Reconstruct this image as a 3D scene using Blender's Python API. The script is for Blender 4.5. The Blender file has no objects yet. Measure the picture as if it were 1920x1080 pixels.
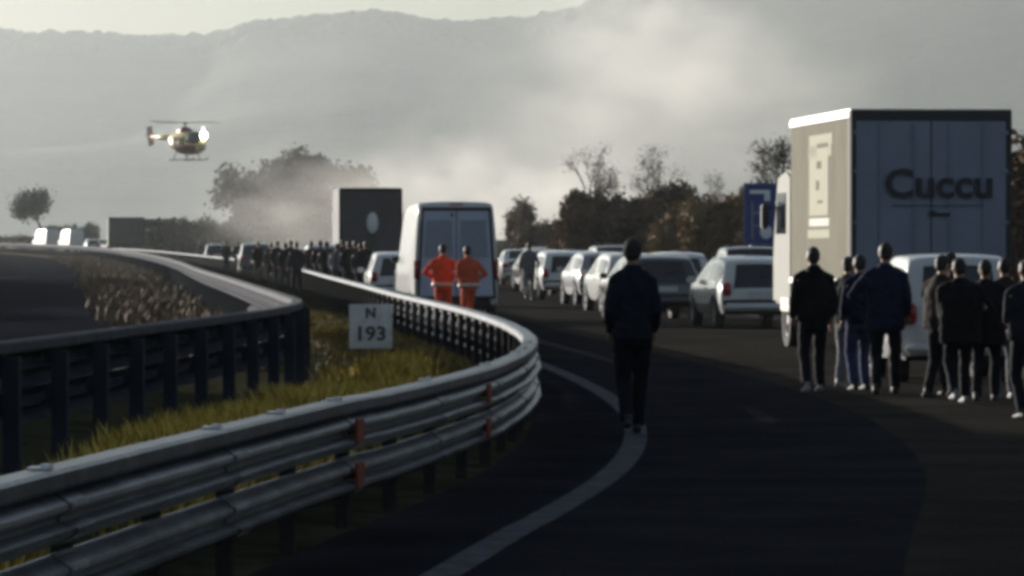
import bpy, bmesh, math, random
import numpy as np
from mathutils import Vector, Matrix, noise

random.seed(7); rng = np.random.default_rng(7)
C = bpy.context.scene.collection
SC = bpy.context.scene
R = math.radians

# ------------------------------------------------------------------ camera, world, sun, exposure
CAM_H, FPX, HOR = 1.67, 9000.0, 474.0
cd = bpy.data.cameras.new('camera'); cam = bpy.data.objects.new('camera', cd); C.objects.link(cam)
cam.location = (0, 0, CAM_H)
cam.rotation_euler = (R(90) - (540 - HOR) / FPX, 0, 0)
cd.sensor_width = 36; cd.lens = 36 * FPX / 1920; cd.clip_start = .5; cd.clip_end = 12000
cd.dof.use_dof = False
SC.camera = cam
SUN_EL, SUN_AZ = 8.0, -46.0            # azimuth measured from +Y, negative = to the left
w = bpy.data.worlds.new('World'); SC.world = w; w.use_nodes = True
nt = w.node_tree; bg = nt.nodes['Background']
sky = nt.nodes.new('ShaderNodeTexSky'); sky.sky_type = 'NISHITA'; sky.sun_disc = False
sky.sun_elevation = R(SUN_EL); sky.sun_rotation = R(SUN_AZ)
sky.air_density = 1.2; sky.dust_density = 1.0; sky.ozone_density = 3.6
hs = nt.nodes.new('ShaderNodeHueSaturation'); hs.inputs['Saturation'].default_value = .62
nt.links.new(sky.outputs[0], hs.inputs['Color']); nt.links.new(hs.outputs[0], bg.inputs[0]); bg.inputs[1].default_value = .062
sd = bpy.data.lights.new('sun', 'SUN'); sun = bpy.data.objects.new('sun', sd); C.objects.link(sun)
sd.energy = 5.0; sd.angle = R(.5); sd.color = (1, .94, .86)
az, el = R(SUN_AZ), R(SUN_EL)
sdir = Vector((math.sin(az) * math.cos(el), math.cos(az) * math.cos(el), math.sin(el)))
sun.rotation_euler = sdir.to_track_quat('Z', 'Y').to_euler(); sun.location = (-30, 20, 60)
vs = SC.view_settings; vs.view_transform = 'Standard'; vs.look = 'None'; vs.exposure = .9; vs.gamma = 1; vs.use_curve_mapping = False
try:
    SC.cycles.pixel_filter_type = 'BLACKMAN_HARRIS'; SC.cycles.filter_width = 4.0
    SC.cycles.max_bounces = 6; SC.cycles.volume_bounces = 1; SC.cycles.volume_step_rate = 4
    SC.cycles.use_denoising = True
except Exception: pass

# ------------------------------------------------------------------ helpers
MATS = {}
def mat(name, c, rough=.6, metal=0, var=.12, scale=6, bump=0, coat=0, spec=.5, emit=None, fine=0, c2=None):
    if name in MATS: return MATS[name]
    m = bpy.data.materials.new(name); m.use_nodes = True; n = m.node_tree.nodes; l = m.node_tree.links
    b = n['Principled BSDF']; b.inputs['Roughness'].default_value = rough; b.inputs['Metallic'].default_value = metal
    b.inputs['Specular IOR Level'].default_value = spec; b.inputs['Coat Weight'].default_value = coat
    if emit: b.inputs['Emission Color'].default_value = (*c, 1); b.inputs['Emission Strength'].default_value = emit
    tc = n.new('ShaderNodeTexCoord'); nz = n.new('ShaderNodeTexNoise'); nz.inputs['Scale'].default_value = scale
    nz.inputs['Detail'].default_value = 6; nz.inputs['Roughness'].default_value = .6; l.new(tc.outputs['Object'], nz.inputs['Vector'])
    cr = n.new('ShaderNodeValToRGB'); cr.color_ramp.elements[0].position = .3; cr.color_ramp.elements[1].position = .7
    lo = tuple(x * (1 - var) for x in c); hi = tuple(min(1, x * (1 + var)) for x in (c2 or c))
    cr.color_ramp.elements[0].color = (*lo, 1); cr.color_ramp.elements[1].color = (*hi, 1)
    l.new(nz.outputs[0], cr.inputs[0]); out = cr.outputs[0]
    if fine:
        n2 = n.new('ShaderNodeTexNoise'); n2.inputs['Scale'].default_value = fine; n2.inputs['Detail'].default_value = 3
        l.new(tc.outputs['Object'], n2.inputs['Vector'])
        mr = n.new('ShaderNodeMapRange'); mr.inputs[1].default_value = .3; mr.inputs[2].default_value = .7
        mr.inputs[3].default_value = .7; mr.inputs[4].default_value = 1.3; l.new(n2.outputs[0], mr.inputs[0])
        mx = n.new('ShaderNodeVectorMath'); mx.operation = 'SCALE'; l.new(out, mx.inputs[0]); l.new(mr.outputs[0], mx.inputs['Scale']); out = mx.outputs[0]
    l.new(out, b.inputs['Base Color'])
    if bump:
        bp = n.new('ShaderNodeBump'); bp.inputs['Strength'].default_value = bump; bp.inputs['Distance'].default_value = .02
        l.new(nz.outputs[0], bp.inputs['Height']); l.new(bp.outputs[0], b.inputs['Normal'])
    MATS[name] = m; return m

def empty(name, label, cat, loc=(0, 0, 0), rz=0, group=None):
    o = bpy.data.objects.new(name, None); C.objects.link(o); o.location = loc; o.rotation_euler = (0, 0, rz)
    o['label'] = label; o['category'] = cat; o.empty_display_size = .3
    if group: o['group'] = group
    return o
def link_mesh(name, me, m, parent=None, smooth=False, kind=None, label=None, cat=None, group=None):
    o = bpy.data.objects.new(name, me); C.objects.link(o); o.parent = parent
    if m is not None and not len(me.materials): me.materials.append(m)
    if smooth: me.polygons.foreach_set('use_smooth', [True] * len(me.polygons))
    if kind: o['kind'] = kind
    if label: o['label'] = label
    if cat: o['category'] = cat
    if group: o['group'] = group
    return o

TS = bpy.data.scenes.new('workbench')
def evaluate(o):
    TS.collection.objects.link(o); vl = TS.view_layers[0]; vl.update(); dg = vl.depsgraph
    me = bpy.data.meshes.new_from_object(o.evaluated_get(dg)); bpy.data.objects.remove(o); return me
class MB:
    def __init__(s): s.v = []; s.f = []
    def add(s, vs, fs):
        b = len(s.v); s.v += [tuple(p) for p in vs]; s.f += [tuple(i + b for i in q) for q in fs]; return s
    def box(s, c, d, rot=None):
        x, y, z = d[0] / 2, d[1] / 2, d[2] / 2
        ps = [Vector((a, b, e)) for a in (-x, x) for b in (-y, y) for e in (-z, z)]
        if rot is not None: ps = [rot @ p for p in ps]
        ps = [p + Vector(c) for p in ps]
        return s.add(ps, [(0, 1, 3, 2), (4, 6, 7, 5), (0, 4, 5, 1), (2, 3, 7, 6), (0, 2, 6, 4), (1, 5, 7, 3)])
    def tube(s, pts, rad, n=8, ref=(1, 0, 0)):
        pts = [Vector(p) for p in pts]; ref = Vector(ref); vs = []; N = len(pts)
        for i, p in enumerate(pts):
            t = (pts[min(i + 1, N - 1)] - pts[max(i - 1, 0)]).normalized()
            u = ref - t * ref.dot(t)
            if u.length < .1: u = Vector((0, 1, 0)) - t * t.y
            u.normalize(); q = t.cross(u); r = rad[i]
            ru, rv = (r, r) if not isinstance(r, tuple) else r
            for k in range(n):
                a = 2 * math.pi * k / n; vs.append(p + u * ru * math.cos(a) + q * rv * math.sin(a))
        fs = [(i * n + k, i * n + (k + 1) % n, (i + 1) * n + (k + 1) % n, (i + 1) * n + k) for i in range(N - 1) for k in range(n)]
        fs += [tuple(range(n - 1, -1, -1)), tuple(range((N - 1) * n, N * n))]
        return s.add(vs, fs)
    def ball(s, c, r, nu=12, nv=8):
        rx_, ry_, rz_ = r if isinstance(r, tuple) else (r, r, r); c = Vector(c)
        vs = [c + Vector((0, 0, rz_))]
        for j in range(1, nv):
            a = math.pi * j / nv
            for k in range(nu):
                b = 2 * math.pi * k / nu; vs.append(c + Vector((rx_ * math.sin(a) * math.cos(b), ry_ * math.sin(a) * math.sin(b), rz_ * math.cos(a))))
        vs.append(c - Vector((0, 0, rz_))); L = len(vs) - 1
        fs = [(0, 1 + k, 1 + (k + 1) % nu) for k in range(nu)]
        for j in range(nv - 2):
            for k in range(nu):
                a = 1 + j * nu + k; b = 1 + j * nu + (k + 1) % nu; fs.append((a, a + nu, b + nu, b))
        o = 1 + (nv - 2) * nu; fs += [(o + k, L, o + (k + 1) % nu) for k in range(nu)]
        return s.add(vs, fs)
    def disc_ring(s, c, r0, r1, wd, n=20, axis='x'):       # annular solid about the x axis
        vs = []
        for sx in (-wd / 2, wd / 2):
            for r in (r0, r1):
                for k in range(n):
                    a = 2 * math.pi * k / n; vs.append((c[0] + sx, c[1] + r * math.cos(a), c[2] + r * math.sin(a)))
        fs = []
        for k in range(n):
            k2 = (k + 1) % n
            fs += [(k, k2, n + k2, n + k), (2 * n + k, 3 * n + k, 3 * n + k2, 2 * n + k2), (n + k, n + k2, 3 * n + k2, 3 * n + k), (k, 2 * n + k, 2 * n + k2, k2)]
        return s.add(vs, fs)
    def mesh(s, name='mesh'):
        me = bpy.data.meshes.new(name); me.from_pydata(s.v, [], s.f); me.update(); return me
    def build(s, name, m, parent=None, smooth=False, bevel=0, **kw):
        me = s.mesh(name)
        if bevel or True:
            bm = bmesh.new(); bm.from_mesh(me); bmesh.ops.recalc_face_normals(bm, faces=bm.faces)
            if bevel: bmesh.ops.bevel(bm, geom=list(bm.edges), offset=bevel, segments=2, affect='EDGES', clamp_overlap=True)
            bm.to_mesh(me); bm.free()
        return link_mesh(name, me, m, parent, smooth, **kw)

def box(name, c, d, m, parent, bevel=0, **kw): return MB().box(c, d).build(name, m, parent, bevel=bevel, **kw)
def copy_tree(o, parent=None):
    c = o.copy(); C.objects.link(c); c.parent = parent
    for ch in list(o.children): copy_tree(ch, c)
    return c
def voxelize(mb, vox, smooth_it=4, wrinkle=0):
    me = mb.mesh('tmp'); o = bpy.data.objects.new('tmp', me)
    md = o.modifiers.new('r', 'REMESH'); md.mode = 'VOXEL'; md.voxel_size = vox; md.use_smooth_shade = True
    sm = o.modifiers.new('s', 'SMOOTH'); sm.iterations = smooth_it; sm.factor = .5
    out = evaluate(o)
    if wrinkle:
        for v in out.vertices:
            p = v.co; k = noise.noise(Vector((p.x * 9, p.y * 9, p.z * 14))) + .5 * noise.noise(Vector((p.x * 22, p.y * 22, p.z * 30)))
            v.co += v.normal * k * wrinkle
    out.polygons.foreach_set('use_smooth', [True] * len(out.polygons)); return out

# ------------------------------------------------------------------ the road's course
def spline(pts):
    xs = np.array([p[0] for p in pts], float); ys = np.array([p[1] for p in pts], float)
    m = np.gradient(ys, xs)
    def f(t):
        i = int(np.clip(np.searchsorted(xs, t) - 1, 0, len(xs) - 2)); h = xs[i + 1] - xs[i]; u = (t - xs[i]) / h
        if u < 0: return ys[0] + (t - xs[0]) * m[0]
        if u > 1: return ys[-1] + (t - xs[-1]) * m[-1]
        return ((2*u**3 - 3*u**2 + 1) * ys[i] + (u**3 - 2*u**2 + u) * h * m[i] + (-2*u**3 + 3*u**2) * ys[i+1] + (u**3 - u**2) * h * m[i+1])
    return f
rx = spline([(-60, -12), (0, -3.4), (18.2, -1.98), (28.4, -1.04), (36, -.26), (43, .1), (50, .2), (58, 0), (67, -.42), (95, -2.4), (136, -5.2), (180, -8.1), (300, -19), (450, -37), (600, -64), (900, -130)])
ox = spline([(-60, -14.6), (0, -6.8), (20, -4.9), (35, -3.76), (43, -3.38), (50, -3.0), (57, -2.72), (63, -2.8), (69, -3.25), (90, -5.0), (122, -7.8), (180, -12.5), (225, -16.4), (300, -23.5), (450, -41), (600, -68), (900, -134)])
def smoothed(f, w):
    g = np.arange(-80, 921, 1.0); v = np.array([f(y) for y in g]); k = np.exp(-np.linspace(-2, 2, 2 * w + 1) ** 2); k /= k.sum()
    v2 = np.convolve(np.pad(v, w, mode='reflect', reflect_type='odd'), k, 'valid')
    return lambda y: float(np.interp(y, g, v2))
rx = smoothed(rx, 8); ox = smoothed(ox, 5)
zr_ = spline([(-60, 0), (0, 0), (50, 0), (80, .06), (110, .16), (180, .33), (300, .68), (450, 1.3), (600, 2.0), (900, 3.0), (1500, 3.2), (2000, 3.2)])
def zr(y): return 0.0 if y < 30 else zr_(min(y, 2000))
def head(f, y): return math.atan2(-(f(y + 1) - f(y - 1)) / 2, 1)      # rotation about z of something driving along the road
YS = list(np.arange(-60, 0, 6.0)) + list(np.arange(0, 120, 1.0)) + list(np.arange(120, 300, 4.0)) + list(np.arange(300, 901, 15.0))
def PX(px, y): return (px - 960) * y / FPX

def strip(name, f0, f1, lift, m, y0=-60, y1=900, nx=1, kind='structure', parent=None, **kw):
    ys = [y for y in YS if y0 <= y <= y1]
    if ys[0] > y0: ys.insert(0, y0)
    if ys[-1] < y1: ys.append(y1)
    vs, fs = [], []
    for y in ys:
        a, b = f0(y), f1(y)
        for k in range(nx + 1): vs.append((a + (b - a) * k / nx, y, zr(y) + lift))
    for i in range(len(ys) - 1):
        for k in range(nx):
            q = i * (nx + 1) + k; fs.append((q, q + 1, q + nx + 2, q + nx + 1))
    me = bpy.data.meshes.new(name); me.from_pydata(vs, [], fs); me.update()
    return link_mesh(name, me, m, parent, kind=kind, **kw)

# ------------------------------------------------------------------ materials of the setting
M_asph = mat('asphalt', (.028, .028, .032), .95, var=.3, scale=.7, fine=60, bump=.3, spec=0)
M_asph2 = mat('brown_asphalt', (.046, .041, .035), .95, var=.3, scale=.5, fine=50, bump=.3, spec=0)  # browner and lighter than the inner lane
M_asph3 = mat('old_asphalt', (.022, .024, .032), .95, var=.3, scale=.4, fine=40, bump=.3, spec=0)
M_line = mat('road_paint', (.075, .075, .09), .9, var=.5, scale=4, fine=30, spec=.05)
M_soil = mat('dry_soil', (.03, .028, .02), .95, var=.4, scale=1.3, bump=.5, c2=(.05, .048, .03), spec=0)
M_field = mat('field_ground', (.05, .042, .028), .95, var=.4, scale=.05, c2=(.045, .05, .03), spec=0)

# ground: one sheet reaching far out
def ground_z(x, y):
    base = zr(min(max(y, -60), 1500))
    r, o = rx(min(y, 900)), ox(min(y, 900))
    z = base - .05
    d = x - (r + 11.2)
    if d > 0:                                          # bank rising on the right of the carriageway
        z += 4.2 * min(1, max(0, (d - .8) / 9)) * min(1, max(0, (95 - y) / 15))  # near stretch raised out of view so the rail reflects something dark
        z += min(d, 7) * .17 * min(1, max(0, (y + 20) / 60)) * (1 if y < 700 else max(0, 1 - (y - 700) / 200))
        z += .12 * noise.noise(Vector((x * .3, y * .1, 0)))
    if o + .2 < x < r - .2:                            # median, slightly humped
        t = (x - o) / (r - o); z += .14 * math.sin(math.pi * t) + .04 * noise.noise(Vector((x * 1.7, y * 1.1, 3)))
    d = (o - 10.5) - x
    if d > 0: z += -.25 * min(d, 6) / 6 + .15 * noise.noise(Vector((x * .15, y * .08, 9)))
    if -42 < x < -24 and 90 < y < 240:                 # bund added out of view to shade the opposite road
        z += 4.6 * max(0, 1 - abs(x + 32) / 8) * min(1, (y - 90) / 20) * min(1, (240 - y) / 40)
    # unseen rise on the left, added to shade the foreground from outside the picture
    if x < -28 and y < 140:
        t = min(1, (-28 - x) / 45); t = t * t * (3 - 2 * t)
        e = min(1, max(0, (130 - y) / 34)); e = e * e * (3 - 2 * e)
        z += 19 * t * e * (1 + .12 * noise.noise(Vector((x * .03, y * .03, 1))))
    return z
offs = [-3300, -1500, -700, -350, -220, -160, -120, -95, -80, -70, -62, -54, -46, -38, -32, -29, -26, -23.5, -21, -19, -17, -14.5, -12, -8, -5] + \
       [('o', .3)] + [('m', t) for t in (.12, .3, .5, .7, .88)] + [('r', -.1), ('r', 4), ('r', 8), ('r', 11.2), ('r', 12.5), ('r', 14), ('r', 16), ('r', 18.5), ('r', 23), ('r', 32), ('r', 50), ('r', 100), ('r', 250), ('r', 700), ('r', 1500), ('r', 3300)]
gy = [-450, -250, -140, -90] + YS + [1000, 1150, 1300, 1500, 1900, 2400, 3200, 4000, 5300]
vs, fs = [], []
for y in gy:
    yy = min(max(y, -60), 900); r, o = rx(yy), ox(yy)
    for k in offs:
        if isinstance(k, tuple):
            x = o + k[1] if k[0] == 'o' else (r + k[1] if k[0] == 'r' else o + .3 + (r - .4 - o) * k[1])
        else: x = o + k
        x = max(-3400, min(3400, x)); vs.append((x, y, ground_z(x, y)))
nx = len(offs)
for i in range(len(gy) - 1):
    for k in range(nx - 1): fs.append((i * nx + k, i * nx + k + 1, (i + 1) * nx + k + 1, (i + 1) * nx + k))
me = bpy.data.meshes.new('ground'); me.from_pydata(vs, [], fs); me.update()
link_mesh('ground', me, M_field, smooth=True, kind='structure')
# fit the median soil to the humped ground
vs, fs = [], []
ysm = [y for y in YS if y >= -20]
tt = [0, .08, .2, .35, .5, .65, .8, .92, 1]
for y in ysm:
    a, b = ox(y) - 1.7, rx(y) + .05
    for t in tt:
        x = a + (b - a) * t; vs.append((x, y, max(ground_z(x, y) + .02, zr(y) - .02) if .1 < t < .95 else zr(y) + .002))
for i in range(len(ysm) - 1):
    for k in range(len(tt) - 1): q = i * len(tt) + k; fs.append((q, q + 1, q + len(tt) + 1, q + len(tt)))
me = bpy.data.meshes.new('median_soil'); me.from_pydata(vs, [], fs); me.update()
link_mesh('median_ground', me, M_soil, smooth=True, kind='structure')

strip('road', lambda y: rx(y) + .02, lambda y: rx(y) + 3.4, .006, M_asph, nx=2)
strip('road_outer_lane', lambda y: rx(y) + 3.4, lambda y: rx(y) + 11.2, .006, M_asph2, nx=3)
vg = lambda y: 1.65 + 1.9 * min(1, max(0, (y - 62) / 120))
strip('opposite_road', lambda y: ox(y) - 10.5, lambda y: ox(y) - vg(y), .006, M_asph3, nx=3)
strip('dry_verge', lambda y: ox(y) - vg(y) + .02, lambda y: ox(y) - 1.2, .004, mat('dry_verge_soil', (.16, .12, .08), .95, var=.4, scale=.8, spec=0), y0=62, nx=2)
strip('edge_line', lambda y: rx(y) + .92, lambda y: rx(y) + 1.13, .011, M_line)
strip('outer_edge_line', lambda y: rx(y) + 9.3, lambda y: rx(y) + 9.5, .011, M_line)
strip('opposite_edge_line', lambda y: ox(y) - vg(y) - .75, lambda y: ox(y) - vg(y) - .55, .011, M_line, y1=74)
for k in range(26):
    y0 = -14 + k * 12.0
    if 50 < y0 < 170: continue                       # worn away where the queue stands
    strip('lane_dash', lambda y: rx(y) + 5.05, lambda y: rx(y) + 5.2, .011, M_line, y0=y0, y1=y0 + 4)

# ------------------------------------------------------------------ mountain
def mountain():
    ridge = spline([(-900, 60), (-300, 48), (0, 55), (150, 60), (300, 64), (400, 60), (460, 44), (600, 28), (740, 22), (800, 34), (900, 38), (1000, 28), (1080, 8), (1200, -40), (1500, -140), (1920, -240), (2600, -330), (3400, -300)])
    xs = np.concatenate([np.linspace(-3200, -640, 50), np.linspace(-635, 635, 1000), np.linspace(640, 3200, 60)])
    ts = np.concatenate([np.linspace(0, .9, 60), np.linspace(.905, 1, 30), np.linspace(1.03, 1.9, 14)])
    vs = []
    for t in ts:
        for x in xs:
            y = 3600 + t * 1400
            rzv = CAM_H + (HOR - ridge(max(-900, min(3400, x / 5000 * FPX + 960)))) / FPX * 5000
            u = t if t <= 1 else 1 - (t - 1) * .9
            z = 1 + (rzv - 1) * (u * .75 + .25 * u * u)
            n1 = noise.noise(Vector((x * .003, y * .003, 5))) * 34 * max(0, 1 - abs(1 - 2 * u))
            n2 = (noise.noise(Vector((x * .08, y * .08, 2))) * 4.0 + noise.noise(Vector((x * .22, y * .15, 7))) * 1.8 + noise.noise(Vector((x * .025, y * .025, 4))) * 4.4) * (1.0 if .9 < t < 1.1 else .12)
            vs.append((x, y, z + n1 + n2 * min(1, u * 5)))
    nx = len(xs); fs = [(i * nx + k, i * nx + k + 1, (i + 1) * nx + k + 1, (i + 1) * nx + k) for i in range(len(ts) - 1) for k in range(nx - 1)]
    me = bpy.data.meshes.new('mountain'); me.from_pydata(vs, [], fs); me.update()
    m = mat('wooded_slope', (.035, .045, .03), .95, var=.3, scale=.006, fine=.1, c2=(.06, .065, .045), spec=.1)
    link_mesh('mountain', me, m, kind='structure', smooth=True)
mountain()

# ------------------------------------------------------------------ guardrails
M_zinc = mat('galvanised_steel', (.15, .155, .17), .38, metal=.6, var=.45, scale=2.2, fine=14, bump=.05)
M_zinc_b = mat('clean_zinc_plate', (.75, .76, .78), .3, metal=.7, var=.1, scale=10)
M_rust = mat('weathered_steel', (.045, .042, .04), .9, var=.3, scale=4, spec=.1)
M_red = mat('red_reflector', (.32, .06, .028), .35, var=.15, scale=20)
def sweep(name, f, prof, y0, y1, m, parent, step=1.0, zoff=0, **kw):
    n = max(1, int(round((y1 - y0) / step))); vs, fs = [], []
    k = len(prof)
    for i in range(n + 1):
        y = y0 + (y1 - y0) * i / n; a = (f(y + .5) - f(y - .5)); nn = Vector((1, -a, 0)).normalized()
        dn = .012 * noise.noise(Vector((y * .55, zoff + prof[0][1] * 3, 2))) + .006 * noise.noise(Vector((y * 2.1, prof[0][1], 5)))
        for d, z in prof: d = d + dn; vs.append((f(y) + nn.x * d, y + nn.y * d, zr(y) + z + zoff))
    for i in range(n):
        for j in range(k): fs.append((i * k + j, i * k + (j + 1) % k, (i + 1) * k + (j + 1) % k, (i + 1) * k + j))
    fs += [tuple(range(k)), tuple(range(n * k + k - 1, n * k - 1, -1))]
    me = bpy.data.meshes.new(name); me.from_pydata(vs, [], fs); me.update()
    bm = bmesh.new(); bm.from_mesh(me); bmesh.ops.recalc_face_normals(bm, faces=bm.faces); bm.to_mesh(me); bm.free()
    return link_mesh(name, me, m, parent, **kw)
def wave(z0, h, s=1):
    """Closed W-beam section, s=+1 bulges towards +n."""
    o = [(.01, 0), (.02, .02), (.085, .16), (.112, .24), (.112, .33), (.035, .44), (.035, .52), (.075, .62), (.088, .68), (.085, .76), (.02, .95), (.01, 1)]
    front = [(s * d, z0 + z * h) for d, z in o]; back = [(s * (d - .012), z0 + z * h) for d, z in reversed(o)]
    return front + back
tube_prof = [(-.07, .715), (.075, .715), (.08, .73), (.08, .785), (.06, .80), (-.06, .80), (-.075, .785), (-.075, .73)]
g = empty('guardrail', 'double wave steel crash barrier with red reflectors along the left edge of the near road', 'guardrail', (0, 0, 0))
def pieces(name, f, prof, y0, y1, L, far, par, m, **kw):
    y = y0
    while y < far - .01:
        s = sweep(name, f, prof, y, y + L + .02, m, par, step=.75 if y < 110 else 2, **kw); y += L
    sweep(name, f, prof, y, y1, m, par, step=6, **kw)
pieces('upper_beam', rx, wave(.485, .225), 6, 760, 4.5, 204, g, M_zinc)
pieces('lower_beam', rx, wave(.225, .225), 6.003, 760, 4.5, 204, g, M_zinc)
pieces('top_channel', rx, tube_prof, 6.006, 760, 4.5, 204, g, M_zinc)
for k in range(16):
    yj = 6 + 4.5 * k
    for z0_, nm in ((.485, 'joint_lap'), (.225, 'joint_lap')):
        sweep(nm, rx, [(d + .009, z) for d, z in wave(z0_ - .004, .233)], yj - .12, yj + .24, M_zinc, g, step=.18)
    bb = MB()
    for dy in (-.06, .06, .18):
        for zz in (.53, .66, .27, .40): bb.box((rx(yj + dy) + .098, yj + dy, zz), (.016, .022, .022))
    bb.build('bolt_set', M_zinc_b, g, kind='stuff')
pm = MB().box((-.06, 0, .36), (.08, .10, .72)).box((-.02, 0, .6), (.06, .08, .09)).box((-.02, 0, .33), (.06, .08, .09)).mesh('post')
def posts(f, me, y0, y1, st, par, far, m):
    y = y0; row = MB()
    while y < y1:
        if y < far:
            o = link_mesh('post', me, m, par); o.location = (f(y), y, zr(y)); o.rotation_euler.z = head(f, y)
        else: row.box((f(y), y, zr(y) + .36), (.09, .1, .72))
        y += st
    if row.v: row.build('post', m, par, kind='stuff')
posts(rx, pm, 6.5, 600, 2.25, g, 204, M_rust)
for y in (14.7, 19.2, 23.7, 25.9, 28.2, 32.7, 37.2, 41.7, 43.5, 46.2):
    s = MB().box((0, 0, -.004), (.09, .12, .01)).box((.02, .02, .006), (.04, .05, .012)).build('splice_plate', M_zinc_b, g); s.location = (rx(y), y, .812); s.rotation_euler.z = head(rx, y)
for y in (28.5, 36.1):
    for z, n in ((.615, .115), (.375, .115)):
        s = MB().box((n, 0, 0), (.02, .30, .15)).box((n - .04, 0, 0), (.07, .06, .05)).build('reflector', M_red, g, bevel=.005); s.location = (rx(y), y, z + (.0 if z > .5 else -.02)); s.rotation_euler.z = head(rx, y)
# the far carriageway's own barrier
g2 = empty('guardrail', 'dark taller crash barrier on wide posts behind the grassy median, beside the opposite road', 'guardrail', (0, 0, 0))
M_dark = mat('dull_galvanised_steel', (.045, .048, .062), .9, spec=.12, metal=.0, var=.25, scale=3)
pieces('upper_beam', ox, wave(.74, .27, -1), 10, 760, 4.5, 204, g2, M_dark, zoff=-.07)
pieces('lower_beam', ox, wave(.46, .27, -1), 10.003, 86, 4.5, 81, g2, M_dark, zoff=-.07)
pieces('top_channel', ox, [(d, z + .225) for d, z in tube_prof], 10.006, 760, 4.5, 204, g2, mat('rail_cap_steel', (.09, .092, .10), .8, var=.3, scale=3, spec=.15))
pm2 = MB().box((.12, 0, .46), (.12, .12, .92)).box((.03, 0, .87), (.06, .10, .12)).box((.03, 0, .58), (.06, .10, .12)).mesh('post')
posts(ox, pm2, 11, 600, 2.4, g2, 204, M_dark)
# right-hand barrier
rf = lambda y: rx(y) + 10.7
g3 = empty('guardrail', 'plain steel crash barrier at the far right verge behind the queued cars', 'guardrail', (0, 0, 0))
pieces('beam', rf, wave(.45, .31, -1), 40, 700, 9, 202, g3, M_zinc)
posts(rf, MB().box((.06, 0, .38), (.08, .1, .76)).mesh('post'), 41, 600, 4.5, g3, 204, M_rust)

# ------------------------------------------------------------------ median plants
def blades(name, pts, hmin, hmax, m, width=.02, per=6, spread=.06, **kw):
    n = len(pts) * per; P = np.repeat(np.array(pts), per, 0); P[:, :2] += rng.normal(0, spread, (n, 2))
    h = rng.uniform(hmin, hmax, n); a = rng.uniform(0, 2 * math.pi, n); ln = rng.uniform(.1, .6, n) * h
    d = np.stack([np.cos(a), np.sin(a), np.zeros(n)], 1); e = np.stack([-np.sin(a), np.cos(a), np.zeros(n)], 1) * width
    b0 = P - e; b1 = P + e; m0 = P + d * ln[:, None] * .35 + e * .7; m1 = P + d * ln[:, None] * .35 - e * .7
    m0[:, 2] += h * .6; m1[:, 2] += h * .6; t = P + d * ln[:, None]; t[:, 2] += h
    V = np.stack([b0, b1, m0, m1, t], 1).reshape(-1, 3); k = np.arange(n) * 5
    F = [(i, i + 1, i + 2, i + 3) for i in k] + [(i + 3, i + 2, i + 4) for i in k]
    me = bpy.data.meshes.new(name); me.from_pydata(V.tolist(), [], F); me.update(); return link_mesh(name, me, m, kind='stuff', **kw)
M_grass = mat('median_grass', (.21, .165, .055), .8, var=.4, scale=1.2, c2=(.3, .22, .07), spec=.05)
M_dry = mat('dry_grass', (.22, .19, .09), .8, var=.35, scale=1.5, spec=.2)
M_yel = mat('yellow_weeds', (.40, .30, .08), .8, var=.3, scale=3, c2=(.68, .5, .10), spec=.2)
pg, pd, py = [], [], []
for k in range(26000):
    y = (18 + 32 * random.random()) if k % 3 else 18 + 90 * random.random(); t = random.random(); x = ox(y) + .35 + (rx(y) - .5 - ox(y)) * t
    p = (x, y, ground_z(x, y)); q = noise.noise(Vector((x * .9, y * .25, 0)))
    if t > .78 and y < 60: continue
    if noise.noise(Vector((x * .8, y * .33, 4))) < -.12: continue
    if q > .12 and t < .85: pd.append(p)
    else: pg.append(p)
    if y < 62 and noise.noise(Vector((x * 1.1, y * .3, 8))) > .04 and t > .2: py.append(p)
blades('median_grass', pg, .07, .20, M_grass, .012, label='low green grass covering the median between both barriers', cat='grass')
blades('dry_grass', pd, .08, .26, M_dry, .010, label='dry straw-coloured grass patches in the median', cat='grass')
blades('yellow_weeds', py, .12, .42, M_yel, .016, 5, .06, label='yellowish flowering weeds growing along the median', cat='weeds')
vp = []
for k in range(3200):
    y = 66 + 350 * random.random(); x = ox(y) - .5 - (vg(y) - .6) * random.random(); vp.append((x, y, zr(y)))
blades('verge_grass', vp, .1, .4, mat('brown_verge_grass', (.13, .09, .05), .85, var=.35, scale=.8), .05, 6, .25, label='brown dry grass on the verge beside the opposite road', cat='grass')

# ------------------------------------------------------------------ trees and shrubs
def leaves(cent, size, m, name, parent, per, spread, kind=None):
    cent = np.array(cent); n = len(cent) * per; P = np.repeat(cent, per, 0) + rng.normal(0, spread, (n, 3)) * np.array([1, 1, .8])
    a = rng.normal(0, 1, (n, 3)); a /= np.linalg.norm(a, axis=1)[:, None]; b = np.cross(a, rng.normal(0, 1, (n, 3))); b /= np.linalg.norm(b, axis=1)[:, None]
    s = rng.uniform(.6, 1.3, n)[:, None] * size
    V = np.stack([P - a * s, P + b * s * .5, P + a * s, P - b * s * .5], 1).reshape(-1, 3)
    me = bpy.data.meshes.new(name); me.from_pydata(V.tolist(), [], (np.arange(n * 4).reshape(-1, 4)).tolist()); me.update()
    return link_mesh(name, me, m, parent, kind=kind)
M_bark = mat('bark', (.06, .048, .036), .95, var=.3, scale=5)
M_leafd = mat('dark_foliage', (.085, .064, .046), .8, var=.4, scale=.9, c2=(.16, .11, .075), spec=.05)
M_leafb = mat('brown_foliage', (.26, .15, .09), .85, var=.4, scale=.6, c2=(.2, .16, .08), spec=.2)
M_twig = mat('twigs', (.075, .06, .045), .9, var=.3, scale=1)
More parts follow.
